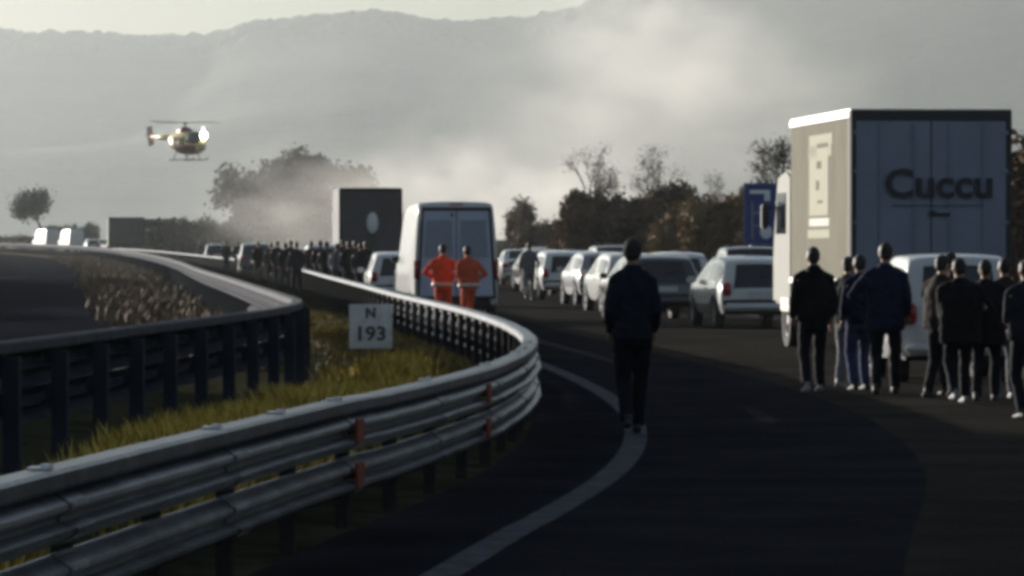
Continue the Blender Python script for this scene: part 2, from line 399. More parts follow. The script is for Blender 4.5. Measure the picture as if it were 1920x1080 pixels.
def tree(name, label, x, y, H, W, leafm, ls=.12, per=10, depth=4, trunk=.25, spread=.35, group=None, seed=0, fan=.55, twig_r=.018, n1=4, z=None):
    rd = random.Random(seed); z = ground_z(x, y) if z is None else z
    root = empty(name, label, 'tree', (x, y, z), rd.random() * 6, group)
    mb = MB(); ends = []
    def grow(p, d, L, r, k):
        q = p + d * L * .5 + Vector((rd.gauss(0, .05), rd.gauss(0, .05), 0)) * L; e = p + d * L
        mb.tube([p, q, e], [max(r, twig_r * .35), max(r * .85, twig_r * .3), max(r * .68, twig_r * .25)], 6 if k > depth - 2 else 4)
        if k <= 1: ends.append(q)
        if k == 0: ends.append(e); return
        for _ in range(n1 if k == depth else rd.choice((2, 3, 3))):
            a = Vector((rd.gauss(0, 1), rd.gauss(0, 1), rd.gauss(0, .6))).normalized()
            nd = (d * (1 - fan * .55) + a * fan * (.9 + .3 * rd.random())); nd.z += .12; nd.normalize()
            grow(e, nd, L * rd.uniform(.62, .86), r * .6, k - 1)
    grow(Vector((0, 0, -.1)), Vector((rd.gauss(0, .06), rd.gauss(0, .06), 1)).normalized(), 1.0, .08, depth)
    V = np.array(mb.v); E = np.array([tuple(e) for e in ends])
    sx = W / 2 / np.percentile(np.abs(V[:, :2]), 98); sz = H / V[:, 2].max(); S = np.array([sx, sx, sz])
        # rebuild with true radii
    rd = random.Random(seed); mbv = []
    V2 = V * S; mb.v = [tuple(v) for v in V2]
    tr = mb.build('trunk', M_bark, root, smooth=True)
    if per: leaves(E * S, ls, leafm, 'crown', root, per, spread)
    return root
def shrub(name, label, x, y, Wd, D, H, m, n=1500, ls=.16, seed=0, group=None, lumps=7, cat='bush', flat=False):
    rd = random.Random(seed); z = ground_z(x, y); root = empty(name, label, cat, (x, y, z), 0, group)
    cs = []
    for k in range(lumps):
        u = (k + .5) / lumps * 2 - 1; r = H * rd.uniform(.40, .55); cs.append((u * Wd * .42, rd.uniform(-.3, .3) * D, H * rd.uniform(.42, .6) * (1 if flat else (1 - .45 * u * u)), r))
    E = []
    while len(E) < n:
        c = cs[rd.randrange(lumps)]; v = Vector((rd.gauss(0, 1), rd.gauss(0, 1), rd.gauss(0, 1))).normalized() * c[3] * rd.random() ** .4
        p = (c[0] + v.x * Wd / lumps / H * 1.5, c[1] + v.y * D / H, c[2] + v.z)
        if p[2] > -.1: E.append(p)
    leaves(E, ls, m, 'foliage', root, 5, ls * 1.2)
    st = MB()
    for c in cs: st.tube([(c[0], c[1], -.1), (c[0] + .1, c[1], c[2])], [.07, .03], 5)
    st.build('stem', M_bark, root); return root

M_far = mat('grey_foliage', (.06, .065, .05), .85, var=.35, scale=.5, c2=(.09, .09, .07), spec=.2)
tree('broad_tree', 'large hazy grey tree with a wide crown behind the smoke, left of the white van', PX(562, 480), 480, 9.0, 13, M_far, .30, 22, 5, seed=3, spread=.5, fan=.6)
tree('broad_tree', 'smaller hazy tree leaning out left of the large grey tree', PX(492, 500), 500, 7.6, 8, M_far, .28, 14, 4, seed=8, spread=.6, fan=.6)
tree('broad_tree', 'hazy bushy tree at the right shoulder of the large grey tree', PX(640, 520), 520, 7.2, 8.5, M_far, .28, 14, 4, seed=14, spread=.6, fan=.6)
tree('round_tree', 'small round dark tree at the far left above the white vans', PX(84, 640), 640, 7.4, 6.4, M_far, .26, 22, 4, seed=5, spread=.6, fan=.5)
tree('bare_tree', 'bare branchy tree at the left end of the dark hedge bank', PX(1085, 215), 215, 5.9, 3.6, M_twig, .05, 3, 5, seed=21, spread=.16, fan=.5, z=.6)
tree('bare_tree', 'bare spreading tree with twisted boughs in the middle of the dark hedge bank', PX(1208, 210), 210, 5.8, 4.6, M_twig, .05, 3, 5, seed=32, spread=.15, fan=.62, z=.6)
tree('bare_tree', 'thin leafless sapling poking up between the hedge and the blue road sign', PX(1345, 190), 190, 4.2, 1.2, M_twig, .05, 2, 4, seed=44, spread=.1, fan=.4, z=.6)
tree('bare_tree', 'dark twiggy tree showing behind the left front edge of the box lorry', PX(1455, 170), 170, 5.2, 2.6, M_twig, .05, 4, 5, seed=52, spread=.15, fan=.55, z=.6)
tree('broad_tree', 'dark leafy tree at the right frame edge behind the box lorry', 13.2, 112, 4.0, 4.5, M_leafd, .11, 26, 5, seed=61, spread=.3, fan=.6, z=1)
def sh(label, px, y, wpx, h, m, n, seed, D=2.0, name='bush', lumps=7, ls=.13, flat=False):
    shrub(name, label, PX(px, y), y, wpx * y / FPX, D, h, m, n, ls, seed, lumps=lumps, flat=flat)
sh('dark rounded hedge mound below the two bare trees', 1180, 205, 280, 3.3, M_leafd, 6500, 1, 2.2, ls=.12, flat=True, lumps=6)
sh('dark shrub at the low left tail of the hedge mound', 1085, 215, 110, 2.3, M_leafd, 2600, 2, 2.5)
sh('reddish brown shrubs between the hedge mound and the blue road sign', 1375, 178, 210, 2.75, M_leafb, 5000, 3, 2.2, ls=.11, flat=True)
sh('olive brown bush behind the roof of the second queued car', 1290, 190, 150, 2.3, M_leafb, 3000, 4, 2.5)
sh('dark bush under the blue road sign', 1440, 160, 120, 1.7, M_leafd, 1200, 5, 2)
sh('dark leafy bushes right of the box lorry at the frame edge', 1925, 105, 170, 3.3, M_leafd, 2200, 6, 2.5)
sh('low distant scrub left of the dark hedge', 1015, 300, 110, 2.0, M_leafd, 900, 7, 3)
sh('distant dark tree clump right of the white van roof', 975, 330, 50, 3.6, M_leafd, 900, 8, 3, lumps=3)
sh('long hazy hedgerow behind the far queue of vehicles', 390, 470, 260, 3.4, M_far, 3600, 9, 4, ls=.25, lumps=9, flat=True, name='hedgerow')
sh('hazy scrub line below the large grey tree', 560, 465, 260, 5.2, M_far, 5000, 10, 4, ls=.25, lumps=9, flat=True, name='hedgerow')
sh('brownish low scrub at the far left frame edge', 15, 655, 110, 1.7, M_leafb, 900, 11, 4, ls=.22, lumps=7, flat=True)
sh('low dark scrub beside the small round tree', 135, 650, 110, 2.6, M_far, 900, 12, 4, ls=.22, lumps=6, flat=True)
sh('hazy distant hedge behind the dark boxy lorry', 760, 460, 180, 3.1, M_far, 1500, 13, 4, ls=.24, lumps=8, flat=True, name='hedgerow')

# ------------------------------------------------------------------ cars
M_glass = mat('car_glass', (.012, .014, .017), .06, var=.05, spec=.8)
M_tyre = mat('tyre_rubber', (.018, .018, .018), .85, var=.2, scale=20)
M_rim = mat('alloy_rim', (.5, .5, .52), .35, metal=.8, var=.1)
M_trim = mat('black_trim', (.02, .02, .022), .6, var=.2, scale=10)
M_tail = mat('tail_light_red', (.38, .02, .015), .2, var=.1, coat=.5)
M_plate = mat('plate_white', (.65, .65, .62), .5, var=.05)
M_head = mat('headlight_clear', (.7, .72, .75), .1, metal=.3, var=.05)
WHEEL = {}
def wheel_meshes(r, wd):
    k = (r, wd)
    if k not in WHEEL:
        t = MB().disc_ring((0, 0, 0), r * .62, r, wd, 24).mesh('tyre'); m = MB().disc_ring((0, 0, 0), .03, r * .16, wd * .8, 12)
        m.disc_ring((0, 0, 0), r * .54, r * .63, wd * .85, 24)
        for a in range(7): m.box((0, 0, 0), (wd * .5, .07, r * .58), Matrix.Translation((0, 0, 0)).to_3x3())if False else m.box(Vector((0, math.cos(a * 2 * math.pi / 7), math.sin(a * 2 * math.pi / 7))) * r * .33, (wd * .5, .06, r * .5), Matrix.Rotation(a * 2 * math.pi / 7 - math.pi / 2, 3, 'X'))
        WHEEL[k] = (t, m.mesh('rim'))
    return WHEEL[k]
def add_wheel(root, x, y, r, wd, rimm=None):
    t, m = wheel_meshes(r, wd)
    wt = link_mesh('wheel', t, M_tyre, root); wt.location = (x, y, r); ri = link_mesh('rim', m, rimm or M_rim, wt)
    return wt
def car(name, label, x, y, rz, paint, kind='hatch', W=.86, group=None, cat='car', far=False, trimm=None):
    K = dict(
        hatch=dict(L=4.0, prof=[(2.0, .28, .72), (2.02, .5, .8), (1.98, .68, .82), (1.85, .84, .8), (1.15, .98, .8), (.45, 1.40, .66), (-.2, 1.49, .66), (-1.1, 1.47, .66), (-1.62, 1.38, .62), (-1.86, .98, .74), (-1.95, .84, .80), (-2.0, .6, .84), (-1.99, .34, .76)], belt=.92, wh=(1.28, -1.24), r=.30, cab=(1.0, -1.66)),
        mpv=dict(L=3.7, prof=[(1.8, .28, .7), (1.82, .55, .78), (1.76, .8, .8), (1.62, .95, .8), (1.1, 1.06, .8), (.62, 1.52, .68), (0, 1.64, .69), (-1.3, 1.64, .69), (-1.66, 1.58, .67), (-1.8, 1.04, .76), (-1.84, .86, .82), (-1.86, .6, .84), (-1.84, .36, .78)], belt=1.0, wh=(1.2, -1.15), r=.31, cab=(1.0, -1.68)),
        sedan=dict(L=4.4, prof=[(2.2, .28, .74), (2.22, .5, .82), (2.16, .68, .84), (2.0, .82, .82), (1.1, .95, .8), (.4, 1.36, .64), (-.2, 1.44, .64), (-.9, 1.41, .64), (-1.55, 1.02, .72), (-2.05, .98, .80), (-2.16, .82, .84), (-2.2, .6, .86), (-2.18, .34, .78)], belt=.9, wh=(1.36, -1.35), r=.31, cab=(.95, -1.5)),
        suv=dict(L=4.4, prof=[(2.15, .35, .74), (2.18, .6, .82), (2.12, .85, .84), (1.98, 1.0, .82), (1.15, 1.1, .82), (.6, 1.58, .70), (0, 1.68, .70), (-1.4, 1.66, .70), (-1.95, 1.56, .66), (-2.1, 1.08, .78), (-2.16, .88, .84), (-2.2, .6, .86), (-2.18, .42, .78)], belt=1.04, wh=(1.36, -1.36), r=.36, cab=(1.05, -1.95)),
        van=dict(L=5.5, prof=[(2.75, .35, .82), (2.78, .6, .9), (2.7, .95, .92), (2.5, 1.12, .9), (1.95, 1.32, .9), (1.35, 2.1, .82), (1.0, 2.5, .80), (.2, 2.62, .82), (-2.5, 2.64, .82), (-2.70, 2.60, .81), (-2.76, 1.5, .90), (-2.76, .8, .92), (-2.74, .42, .88)], belt=1.3, wh=(1.85, -1.65), r=.34, cab=(1.8, .6)))[kind]
    s = W / .86 if kind != 'van' else W / .92
    prof = K['prof']; belt = K['belt']; root = empty(name, label, cat, (x, y, zr(y) + .006), rz, group)
    # resample with wheel-arch and pillar stations
    need = []
    for wy in K['wh']: need += [wy + .40, wy + .2, wy - .2, wy - .40]
    a, b = K['cab']; doors = [a - (a - b) * .47, a - (a - b) * .53] if kind != 'van' else [.95]
    need += doors
    top = list(prof); i0 = 3; i1 = len(prof) - 4
    for yy in need:
        for i in range(len(top) - 1):
            p, q = top[i], top[i + 1]
            if p[0] > yy > q[0] and 2 <= i and p[1] > .75 and q[1] > .5:
                if min(p[0] - yy, yy - q[0]) < .05: break
                t = (p[0] - yy) / (p[0] - q[0]); top.insert(i + 1, (yy, p[1] + (q[1] - p[1]) * t, p[2] + (q[2] - p[2]) * t)); break
    N = len(top); vs, fs, mi = [], [], []
    cols = [-1, -.72, -.3, .3, .72, 1]
    zmax = max(p[1] for p in top)
    for (yy, z, wv) in top:
        for t in cols:
            cr = -.035 * t * t if z > belt else -.02 * t * t
            pl = 0
            if yy > 1.5: pl = -.16 * t * t
            if yy < -1.5: pl = (.09 if kind != 'van' else .04) * t * t
            vs.append((t * wv * s, yy + pl, z + cr))
    nc = len(cols)
    def slope(i):
        return (top[i][1] - top[i + 1][1]) / (abs(top[i][0] - top[i + 1][0]) + 1e-3)
    for i in range(N - 1):
        for k in range(nc - 1):
            fs.append((i * nc + k, i * nc + k + 1, (i + 1) * nc + k + 1, (i + 1) * nc + k)); tag = 0
            zm = (top[i][1] + top[i + 1][1]) / 2; ym = (top[i][0] + top[i + 1][0]) / 2
            if 0 < k < nc - 2 or True:
                if ym > 0 and zm > belt + .05 and slope(i) < -.35 and 0 < k < nc - 2: tag = 1
                if ym < 0 and zm > belt - .05 and slope(i) > .5 and min(top[i][1], top[i + 1][1]) > belt - .1 and (0 < k < nc - 2) and kind != 'van': tag = 2
            if zm < .48: tag = 5
            mi.append(tag)
    # side rows
    for sgn, edge in ((-1, 0), (1, nc - 1)):
        base = len(vs); rows = 6
        for i, (yy, z, wv) in enumerate(top):
            ex, ey, ez = vs[i * nc + edge]
            arch = any(abs(yy - wy) < .41 for wy in K['wh']); inner = any(abs(yy - wy) < .25 for wy in K['wh'])
            sill = .30 + (.32 if inner else (.06 if arch else 0))
            tp = (1 - .10 * (abs(yy) / (K['L'] / 2)) ** 6)
            bz = min(belt, ez - .02); full = (.86 if kind != 'van' else .92) * s * tp
            zs = [ez - (ez - bz) * .12, bz + .01, min(.72, bz - .03), min(max(.48, sill + .05), bz - .05), min(sill, bz - .07)]
            xs_ = [abs(ex) + (full - abs(ex)) * .12, full, full + .015, full, full - .03]
            if ez < .6: zs = [ez - .01 * q for q in range(1, 6)]; xs_ = [abs(ex)] * 5
            for zz, xx in zip(zs, xs_): vs.append((sgn * xx, ey, zz))
        for i in range(N - 1):
            for r in range(5):
                if r == 0: q = [i * nc + edge, (i + 1) * nc + edge, base + (i + 1) * 5, base + i * 5]
                else: q = [base + i * 5 + r - 1, base + (i + 1) * 5 + r - 1, base + (i + 1) * 5 + r, base + i * 5 + r]
                fs.append(tuple(q)); ym = (top[i][0] + top[i + 1][0]) / 2; tag = 0
                if r == 1 and b < ym < a and top[i][1] > belt + .12 and top[i + 1][1] > belt + .02 and not any(abs(ym - (doors[0] + doors[-1]) / 2) < .06 for _ in (0,)): tag = 3 if ym > doors[-1] else 4
                if r == 4: tag = 5
                mi.append(tag)
    me = bpy.data.meshes.new('tmp'); me.from_pydata(vs, [], fs); me.update(); me.polygons.foreach_set('material_index', mi)
    bm = bmesh.new(); bm.from_mesh(me); bmesh.ops.remove_doubles(bm, verts=bm.verts, dist=.004)
    # floor
    bmesh.ops.recalc_face_normals(bm, faces=bm.faces); bm.to_mesh(me); bm.free()
    for k in range(6): me.materials.append(None)
    o = bpy.data.objects.new('tmp', me)
    md = o.modifiers.new('s', 'SUBSURF'); md.levels = md.render_levels = 1 if far else 2
    ev = evaluate(o)
    names = ['body', 'windscreen', 'rear_window', 'side_window', 'side_window', 'bumper_trim']; ms = [paint, M_glass, M_glass, M_glass, M_glass, trimm or M_trim]
    nrm = [v.normal.copy() for v in ev.vertices]
    for k in range(6):
        for half in ((-1, 1) if k in (3, 4) else (0,)):
            polys = [p for p in ev.polygons if p.material_index == k and (half == 0 or p.center.x * half > 0)]
            if not polys: continue
            ids = sorted({v for p in polys for v in p.vertices}); mp = {v: i for i, v in enumerate(ids)}
            vv = [tuple(ev.vertices[v].co) for v in ids]
            nm = bpy.data.meshes.new(names[k]); nm.from_pydata(vv, [], [tuple(mp[v] for v in p.vertices) for p in polys]); nm.update()
            link_mesh(names[k], nm, ms[k], root, smooth=True)
    MB().box((0, 0, .34), (1.45 * s, K['L'] - .5, .12)).build('underbody', M_trim, root)
    for wy in K['wh']:
        for sx in (-1, 1): add_wheel(root, sx * ((.86 if kind != 'van' else .92) * s - .10), wy, K['r'], .19)
    # lamps, plate, handles, mirrors
    yr = prof[-3][0]; zt = belt - .10
    if kind in ('hatch', 'mpv', 'suv'):
        for sx in (-1, 1): MB().box((sx * .70 * s, yr + .04, zt - .02), (.17, .18, .26)).build('tail_light', M_tail, root, bevel=.03, smooth=True)
    elif kind == 'sedan':
        for sx in (-1, 1): MB().box((sx * .68 * s, yr + .03, zt - .02), (.32, .16, .15)).build('tail_light', M_tail, root, bevel=.03, smooth=True)
    else:
        for sx in (-1, 1): MB().box((sx * .86 * s, yr + .03, 1.15), (.10, .12, .42)).build('tail_light', M_tail, root, bevel=.02, smooth=True)
    for sx in (-1, 1): MB().box((sx * .62 * s, prof[2][0] - .06, prof[2][1]), (.3, .14, .13)).build('headlight', M_head, root, bevel=.03)
    if kind != 'van': MB().box((0, yr - .035, .70), (.52, .02, .12)).build('number_plate', M_plate, root)
    MB().box((0, prof[-2][0] - .0, .44), (1.5 * s, .10, .16)).build('bumper', paint if kind != 'van' else M_trim, root, bevel=.04, smooth=True)
    for sx in (-1, 1):
        MB().box((sx * (.86 * s + .11), K['cab'][0] - .35, belt + .06), (.20, .10, .14)).build('wing_mirror', paint if kind != 'van' else M_trim, root, bevel=.03)
        if kind != 'van':
            for yy in (doors[0] - .15 + .0, b + .35): MB().box((sx * (.88 * s), yy, belt - .12), (.03, .16, .03)).build('door_handle', M_trim, root)
    if kind == 'hatch' or kind == 'mpv': MB().tube([(-.0, prof[-4][0] + .04, prof[-4][1] + .08), (.30, prof[-4][0] + .06, prof[-4][1] + .12)], [.012, .008], 5).build('rear_wiper', M_trim, root)
    return root

P_white = mat('white_car_paint', (.66, .66, .64), .25, var=.03, coat=.6)
P_silver = mat('silver_car_paint', (.32, .33, .35), .28, metal=.6, var=.05, coat=.6)
P_grey = mat('grey_car_paint', (.08, .083, .09), .28, metal=.4, var=.05, coat=.6)
P_dark = mat('dark_car_paint', (.03, .032, .04), .25, metal=.2, var=.05, coat=.6)
P_blue = mat('dark_blue_car_paint', (.02, .03, .07), .25, metal=.2, var=.05, coat=.6)
def rzr(y, extra=0): return head(rx, y) + R(extra)
# queue on the right, nearest first. x is the car's centre
car('parked_car', 'small boxy white car behind the people at the right', 5.55, 62.2, rzr(62), P_white, 'mpv', .78)
car('parked_car', 'dark hatchback with a sunlit left flank, just left of the box lorry', 4.78, 99.5, rzr(100, 4), P_white, 'hatch', .85)
car('parked_car', 'dark car with a pale flat roof directly behind the lone walking man', 3.15, 109, rzr(110, 4.5), P_grey, 'hatch', .87)
car('parked_car', 'dark roofed car right of the lone man, wedged beyond the bright-flanked hatchback', PX(1400, 118), 118, rzr(118), P_dark, 'mpv', .84)
car('parked_car', 'grey hatchback just left of the lone man, first in line', 2.40, 134, rzr(134, 3.5), P_silver, 'hatch', .84)
car('parked_car', 'white hatchback second in line left of the lone man', 1.45, 146, rzr(146, 3.5), P_white, 'hatch', .84)
car('parked_car', 'pale car seen just right of the white van', .25, 196, rzr(196), P_white, 'sedan', .84)
car('parked_car', 'grey car half hidden behind the grey walker right of the white van', 1.15, 224, rzr(224), P_grey, 'hatch', .84, far=True)
car('parked_car', 'grey car whose roof shows above the first two cars left of the lone man', 3.1, 150, rzr(150, 3), P_grey, 'mpv', .84)
car('parked_car', 'white car roof peeping just left of the lone man shoulder', 4.3, 128, rzr(128, 3), P_white, 'hatch', .84)
car('parked_car', 'low dark car ahead of the white hatchback in the queue', 1.0, 168, rzr(168, 3), P_dark, 'hatch', .84)
car('parked_car', 'white hatchback in the gap between the lone man and the first grey hatchback', 2.85, 121.5, rzr(121, 4), P_white, 'hatch', .82)
car('parked_car', 'dark hatchback low behind the grey hatchback in the right queue', 1.9, 158, rzr(158, 3), P_blue, 'hatch', .84)
van = car('white_van', 'tall white van with blue grey rear doors behind the two people in orange', -1.50, 106.6, rzr(105, 2.2), P_white, 'van', .93, cat='van')
car('parked_car', 'white and dark car squeezed at the left side of the white van', -3.15, 131, rzr(131), P_white, 'hatch', .84)
car('parked_car', 'silver car with a bright windscreen pillar left of the dark boxy lorry', PX(608, 178), 178, rzr(178), P_silver, 'suv', .84)
car('parked_car', 'dark blue car behind the dark-clothed walkers near the far barrier', PX(540, 205), 205, rzr(205), P_blue, 'hatch', .84, far=True)
car('parked_car', 'dark car farthest along the inner lane before the bend', PX(478, 240), 240, rzr(240), P_dark, 'suv', .84, far=True)
car('parked_car', 'silver car with sun glint on its roof in the far bend', PX(478, 290), 290, rzr(290), P_silver, 'mpv', .84, far=True)
car('parked_car', 'black hatchback in the hazy far bend left of the glinting silver car', PX(405, 330), 330, rzr(330), P_dark, 'hatch', .84, far=True)
car('white_van', 'bright white van at the far left in front of the small round tree', PX(85, 600), 600, rzr(600, 14), P_white, 'van', .92, cat='van', far=True)
car('white_van', 'second pale van close behind the bright white van at the far left', PX(132, 575), 575, rzr(575, 10), P_white, 'van', .92, cat='van', far=True)
car('parked_car', 'pale car just left of the dark lorry trailer in the far distance', PX(172, 545), 545, rzr(545), P_silver, 'hatch', .84, far=True)

# rear of the tall van: doors, glass, seals (its own parts)
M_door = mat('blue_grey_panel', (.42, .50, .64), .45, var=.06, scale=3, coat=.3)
M_seal = mat('rubber_seal', (.015, .015, .016), .6, var=.1)
def quadplate(name, pts, th, m, parent, **kw):
    f = [Vector(p) for p in pts]; n = (f[1] - f[0]).cross(f[3] - f[0]).normalized(); b = [p - n * th for p in f]
    return MB().add(f + b, [(0, 1, 2, 3), (7, 6, 5, 4), (0, 4, 5, 1), (1, 5, 6, 2), (2, 6, 7, 3), (3, 7, 4, 0)]).build(name, m, parent, **kw)
yb = -2.80
quadplate('door_seal', [(-.86, yb, .52), (.86, yb, .52), (.76, yb + .06, 2.50), (-.76, yb + .06, 2.50)], .03, M_seal, van)
for sx in (-1, 1):
    d = quadplate('rear_door', [(sx * .012, yb - .012, .58), (sx * .80, yb - .012, .58), (sx * .70, yb + .045, 2.42), (sx * .012, yb + .045, 2.42)][::sx], .03, M_door, van)
    quadplate('rear_window', [(sx * .09, yb - .017, 1.42), (sx * .69, yb - .017, 1.42), (sx * .64, yb + .017, 2.22), (sx * .09, yb + .017, 2.22)][::sx], .012, mat('tinted_rear_glass', (.24, .29, .38), .25, var=.1), d)
MB().box((.10, yb - .045, 1.30), (.05, .03, .16)).build('door_handle', M_seal, van)
MB().box((-.10, yb - .03, 2.33), (.07, .05, .06)).build('camera_housing', M_seal, van, bevel=.01)
MB().box((0, yb - .02, .95), (.52, .015, .11)).build('number_plate', M_plate, van)
MB().box((0, yb + .02, 2.56), (.30, .05, .03)).build('brake_light', M_tail, van)

# ------------------------------------------------------------------ lorries
def text_mesh(s, size, m, name, parent, loc, rot, bold=.0, ext=.004, squeeze=1, **kw):
    cu = bpy.data.curves.new(name, 'FONT'); cu.body = s; cu.size = size; cu.offset = bold; cu.extrude = ext; cu.align_x = 'CENTER'; cu.align_y = 'CENTER'; cu.resolution_u = 3
    me = evaluate(bpy.data.objects.new('tmp', cu))
    t = link_mesh(name, me, m, parent, **kw); t.location = loc; t.rotation_euler = rot; t.scale = (squeeze, 1, 1); return t
M_box = mat('lorry_side_panel', (.19, .178, .14), .85, var=.10, scale=1.2, spec=.08)
M_boxr = mat('lorry_rear_panel', (.27, .305, .39), .6, var=.09, scale=1.0, spec=.2)
M_boxe = mat('lorry_box_frame', (.03, .028, .032), .55, var=.2)
M_alu = mat('aluminium_trim', (.6, .6, .58), .4, metal=.6, var=.1)
M_cream = mat('cream_plastic', (.62, .56, .42), .5, var=.1)
M_print = mat('pale_print', (.42, .41, .33), .85, var=.05, spec=.08)
M_ink = mat('dark_print', (.02, .022, .035), .5, var=.05)
def lorry():
    y = 75.0; a = R(5.2); x = 5.27 + 1.27
    t = empty('box_lorry', 'large box lorry with a beige side and dark lettering on its shaded rear doors', 'lorry', (x, y, zr(y)), a)
    W, L, z0, z1 = 1.27, 6.3, 1.12, 3.84
    # box walls
    MB().box((0, L / 2, (z0 + z1) / 2), (2 * W - .06, L - .06, z1 - z0 - .05)).build('box_body', M_box, t)
    for k in range(4):
        ya = .09 + k * (L - .18) / 4; yb_ = ya + (L - .18) / 4 - .012
        for sx in (-1, 1): MB().box((sx * (W - .015), (ya + yb_) / 2, (z0 + z1) / 2 - .02), (.03, yb_ - ya, z1 - z0 - .20)).build('side_panel', M_box, t)
    for sx in (-1, 1):
        for zz in (z0 + .045, z1 - .055): MB().box((sx * (W - .012), L / 2, zz), (.05, L, .09)).build('side_rail', M_alu, t)
        MB().box((sx * (W - .02), .045, (z0 + z1) / 2), (.07, .09, z1 - z0)).build('corner_post', M_boxe, t)
    MB().box((0, L / 2, z1 + .015), (2 * W, L, .03)).build('roof', M_alu, t)
    MB().box((0, -.02, z1 - .07), (2 * W, .08, .16)).build('rear_header', M_boxe, t)
    MB().box((0, -.02, z0 + .0), (2 * W, .08, .12)).build('rear_sill', M_boxe, t)
    for sx in (-1, 1):
        MB().box((sx * (W - .04), -.02, (z0 + z1) / 2 - .02), (.08, .085, z1 - z0 - .24)).build('door_frame', M_boxe, t)
        d = MB().box((sx * (W - .075) / 2, -.03, (z0 + z1) / 2 - .03), (W - .095, .05, z1 - z0 - .26)).build('rear_door', M_boxr, t, bevel=.006)
        for q in (.28, .82):
            MB().tube([(sx * q, -.075, z0 + .1), (sx * q, -.075, z1 - .2)], [.014, .014], 6).build('locking_bar', M_boxr, d)
        for zz in (1.5, 2.1, 2.9, 3.5): MB().box((sx * (W - .11), -.065, zz), (.12, .02, .06)).build('hinge', M_boxr, d)
    text_mesh('Cuccu', .62, M_ink, 'lettering', t, (.12, -.095, 2.68), (R(90), 0, 0), bold=.018, squeeze=1.08)
    MB().box((.10, -.092, 2.36), (1.45, .006, .014)).build('underline', M_ink, t)
    MB().box((.12, -.092, 2.22), (.34, .006, .05)).box((.02, -.092, 2.27), (.10, .006, .03)).build('faint_print', M_ink, t)
    # side print: tall pale panel
    xs = -W - .002
    MB().box((xs, 2.9, 2.92), (.012, 2.0, 1.45)).box((xs, 2.3, 3.40), (.012, .8, .5)).build('side_print', M_print, t) if False else None
    MB().box((xs, 3.15, 2.80), (.012, 2.0, 1.15)).build('side_print', M_print, t)
    MB().box((xs + .001, 2.95, 3.45), (.012, 2.4, .18)).box((xs + .002, 2.15, 3.28), (.012, .6, .2)).box((xs, 3.8, 3.27), (.012, .8, .2)).build('side_print', M_print, t)
    for yy, zz, a_, b_ in ((2.75, 3.36, 1.1, .07), (3.1, 3.05, .45, .12), (3.25, 2.72, .3, .16), (3.0, 2.45, .5, .05)): MB().box((xs - .006, yy, zz), (.012, a_, b_)).build('side_mark', M_box, t)
    MB().box((xs, 3.1, 2.12), (.012, 2.1, .13)).build('side_print', mat('olive_print', (.28, .27, .22), .6), t)
    MB().box((xs, 3.15, 1.93), (.012, 2.3, .14)).build('side_print', M_print, t)
    # chassis, tanks, guards, lights
    MB().box((0, L / 2 + .6, .86), (.9, L + 1.6, .26)).build('chassis', M_trim, t)
    for sx in (-1, 1):
        for yy in (1.45,): 
            add_wheel(t, sx * 1.03, yy, .48, .34)
        add_wheel(t, sx * 1.05, L + 1.0, .48, .28)
        MB().box((sx * 1.02, 1.45, 1.03), (.42, 1.2, .05)).build('mudguard', M_trim, t)
        MB().box((sx * 1.12, 3.2, .66), (.05, 1.5, .09)).box((sx * 1.12, 3.2, .88), (.05, 1.5, .09)).build('side_guard', M_alu, t)
        MB().box((sx * 1.02, 4.7, .72), (.42, 1.0, .55)).build('fuel_tank', M_cream, t, bevel=.05)
        MB().box((sx * 1.15, 2.25, .74), (.2, .42, .46)).build('locker', M_cream, t, bevel=.02)
        MB().box((sx * .95, -.02, .90), (.42, .06, .14)).build('tail_light', M_tail, t, bevel=.01)
    MB().box((0, .05, .55), (2.3, .09, .12)).build('bumper_bar', M_alu, t)
    MB().box((0, 0, .80), (.52, .02, .11)).build('number_plate', M_plate, t)
    # cab
    cy = L + .25
    cab = MB(); pr = [(cy, .75), (cy, 2.95), (cy + .5, 3.05), (cy + 1.5, 2.95), (cy + 1.95, 1.9), (cy + 2.05, 1.5), (cy + 2.05, .75)]
    v = [(sx * 1.23, p, q) for sx in (-1, 1) for p, q in pr]; n = len(pr)
    cab.add(v, [tuple(range(n)), tuple(range(2 * n - 1, n - 1, -1))] + [(i, (i + 1) % n, n + (i + 1) % n, n + i) for i in range(n)])
    cb = cab.build('cab', mat('cream_cab_paint', (.22, .215, .19), .6, var=.05, spec=.2), t, bevel=.05)
    for sx in (-1, 1):
        quadplate('side_window', [(sx * 1.236, cy + .5, 1.95), (sx * 1.236, cy + 1.6, 1.95), (sx * 1.236, cy + 1.4, 2.65), (sx * 1.236, cy + .5, 2.65)], .01, M_glass, cb)
        m = MB().box((sx * 1.42, cy + 1.75, 2.25), (.12, .16, .42)).box((sx * 1.3, cy + 1.75, 2.4), (.22, .04, .04)).build('wing_mirror', M_trim, cb, bevel=.02)
        MB().box((sx * 1.0, cy + 2.07, 1.05), (.32, .06, .2)).build('headlight', M_head, cb)
        MB().box((sx * 1.18, cy + .6, .75), (.12, 1.0, .25)).build('side_skirt', M_cream, cb, bevel=.02)
    quadplate('windscreen', [(-1.1, cy + 1.965, 1.95), (1.1, cy + 1.965, 1.95), (1.05, cy + 1.58, 2.85), (-1.05, cy + 1.58, 2.85)], .01, M_glass, cb)
    return t
lorry()
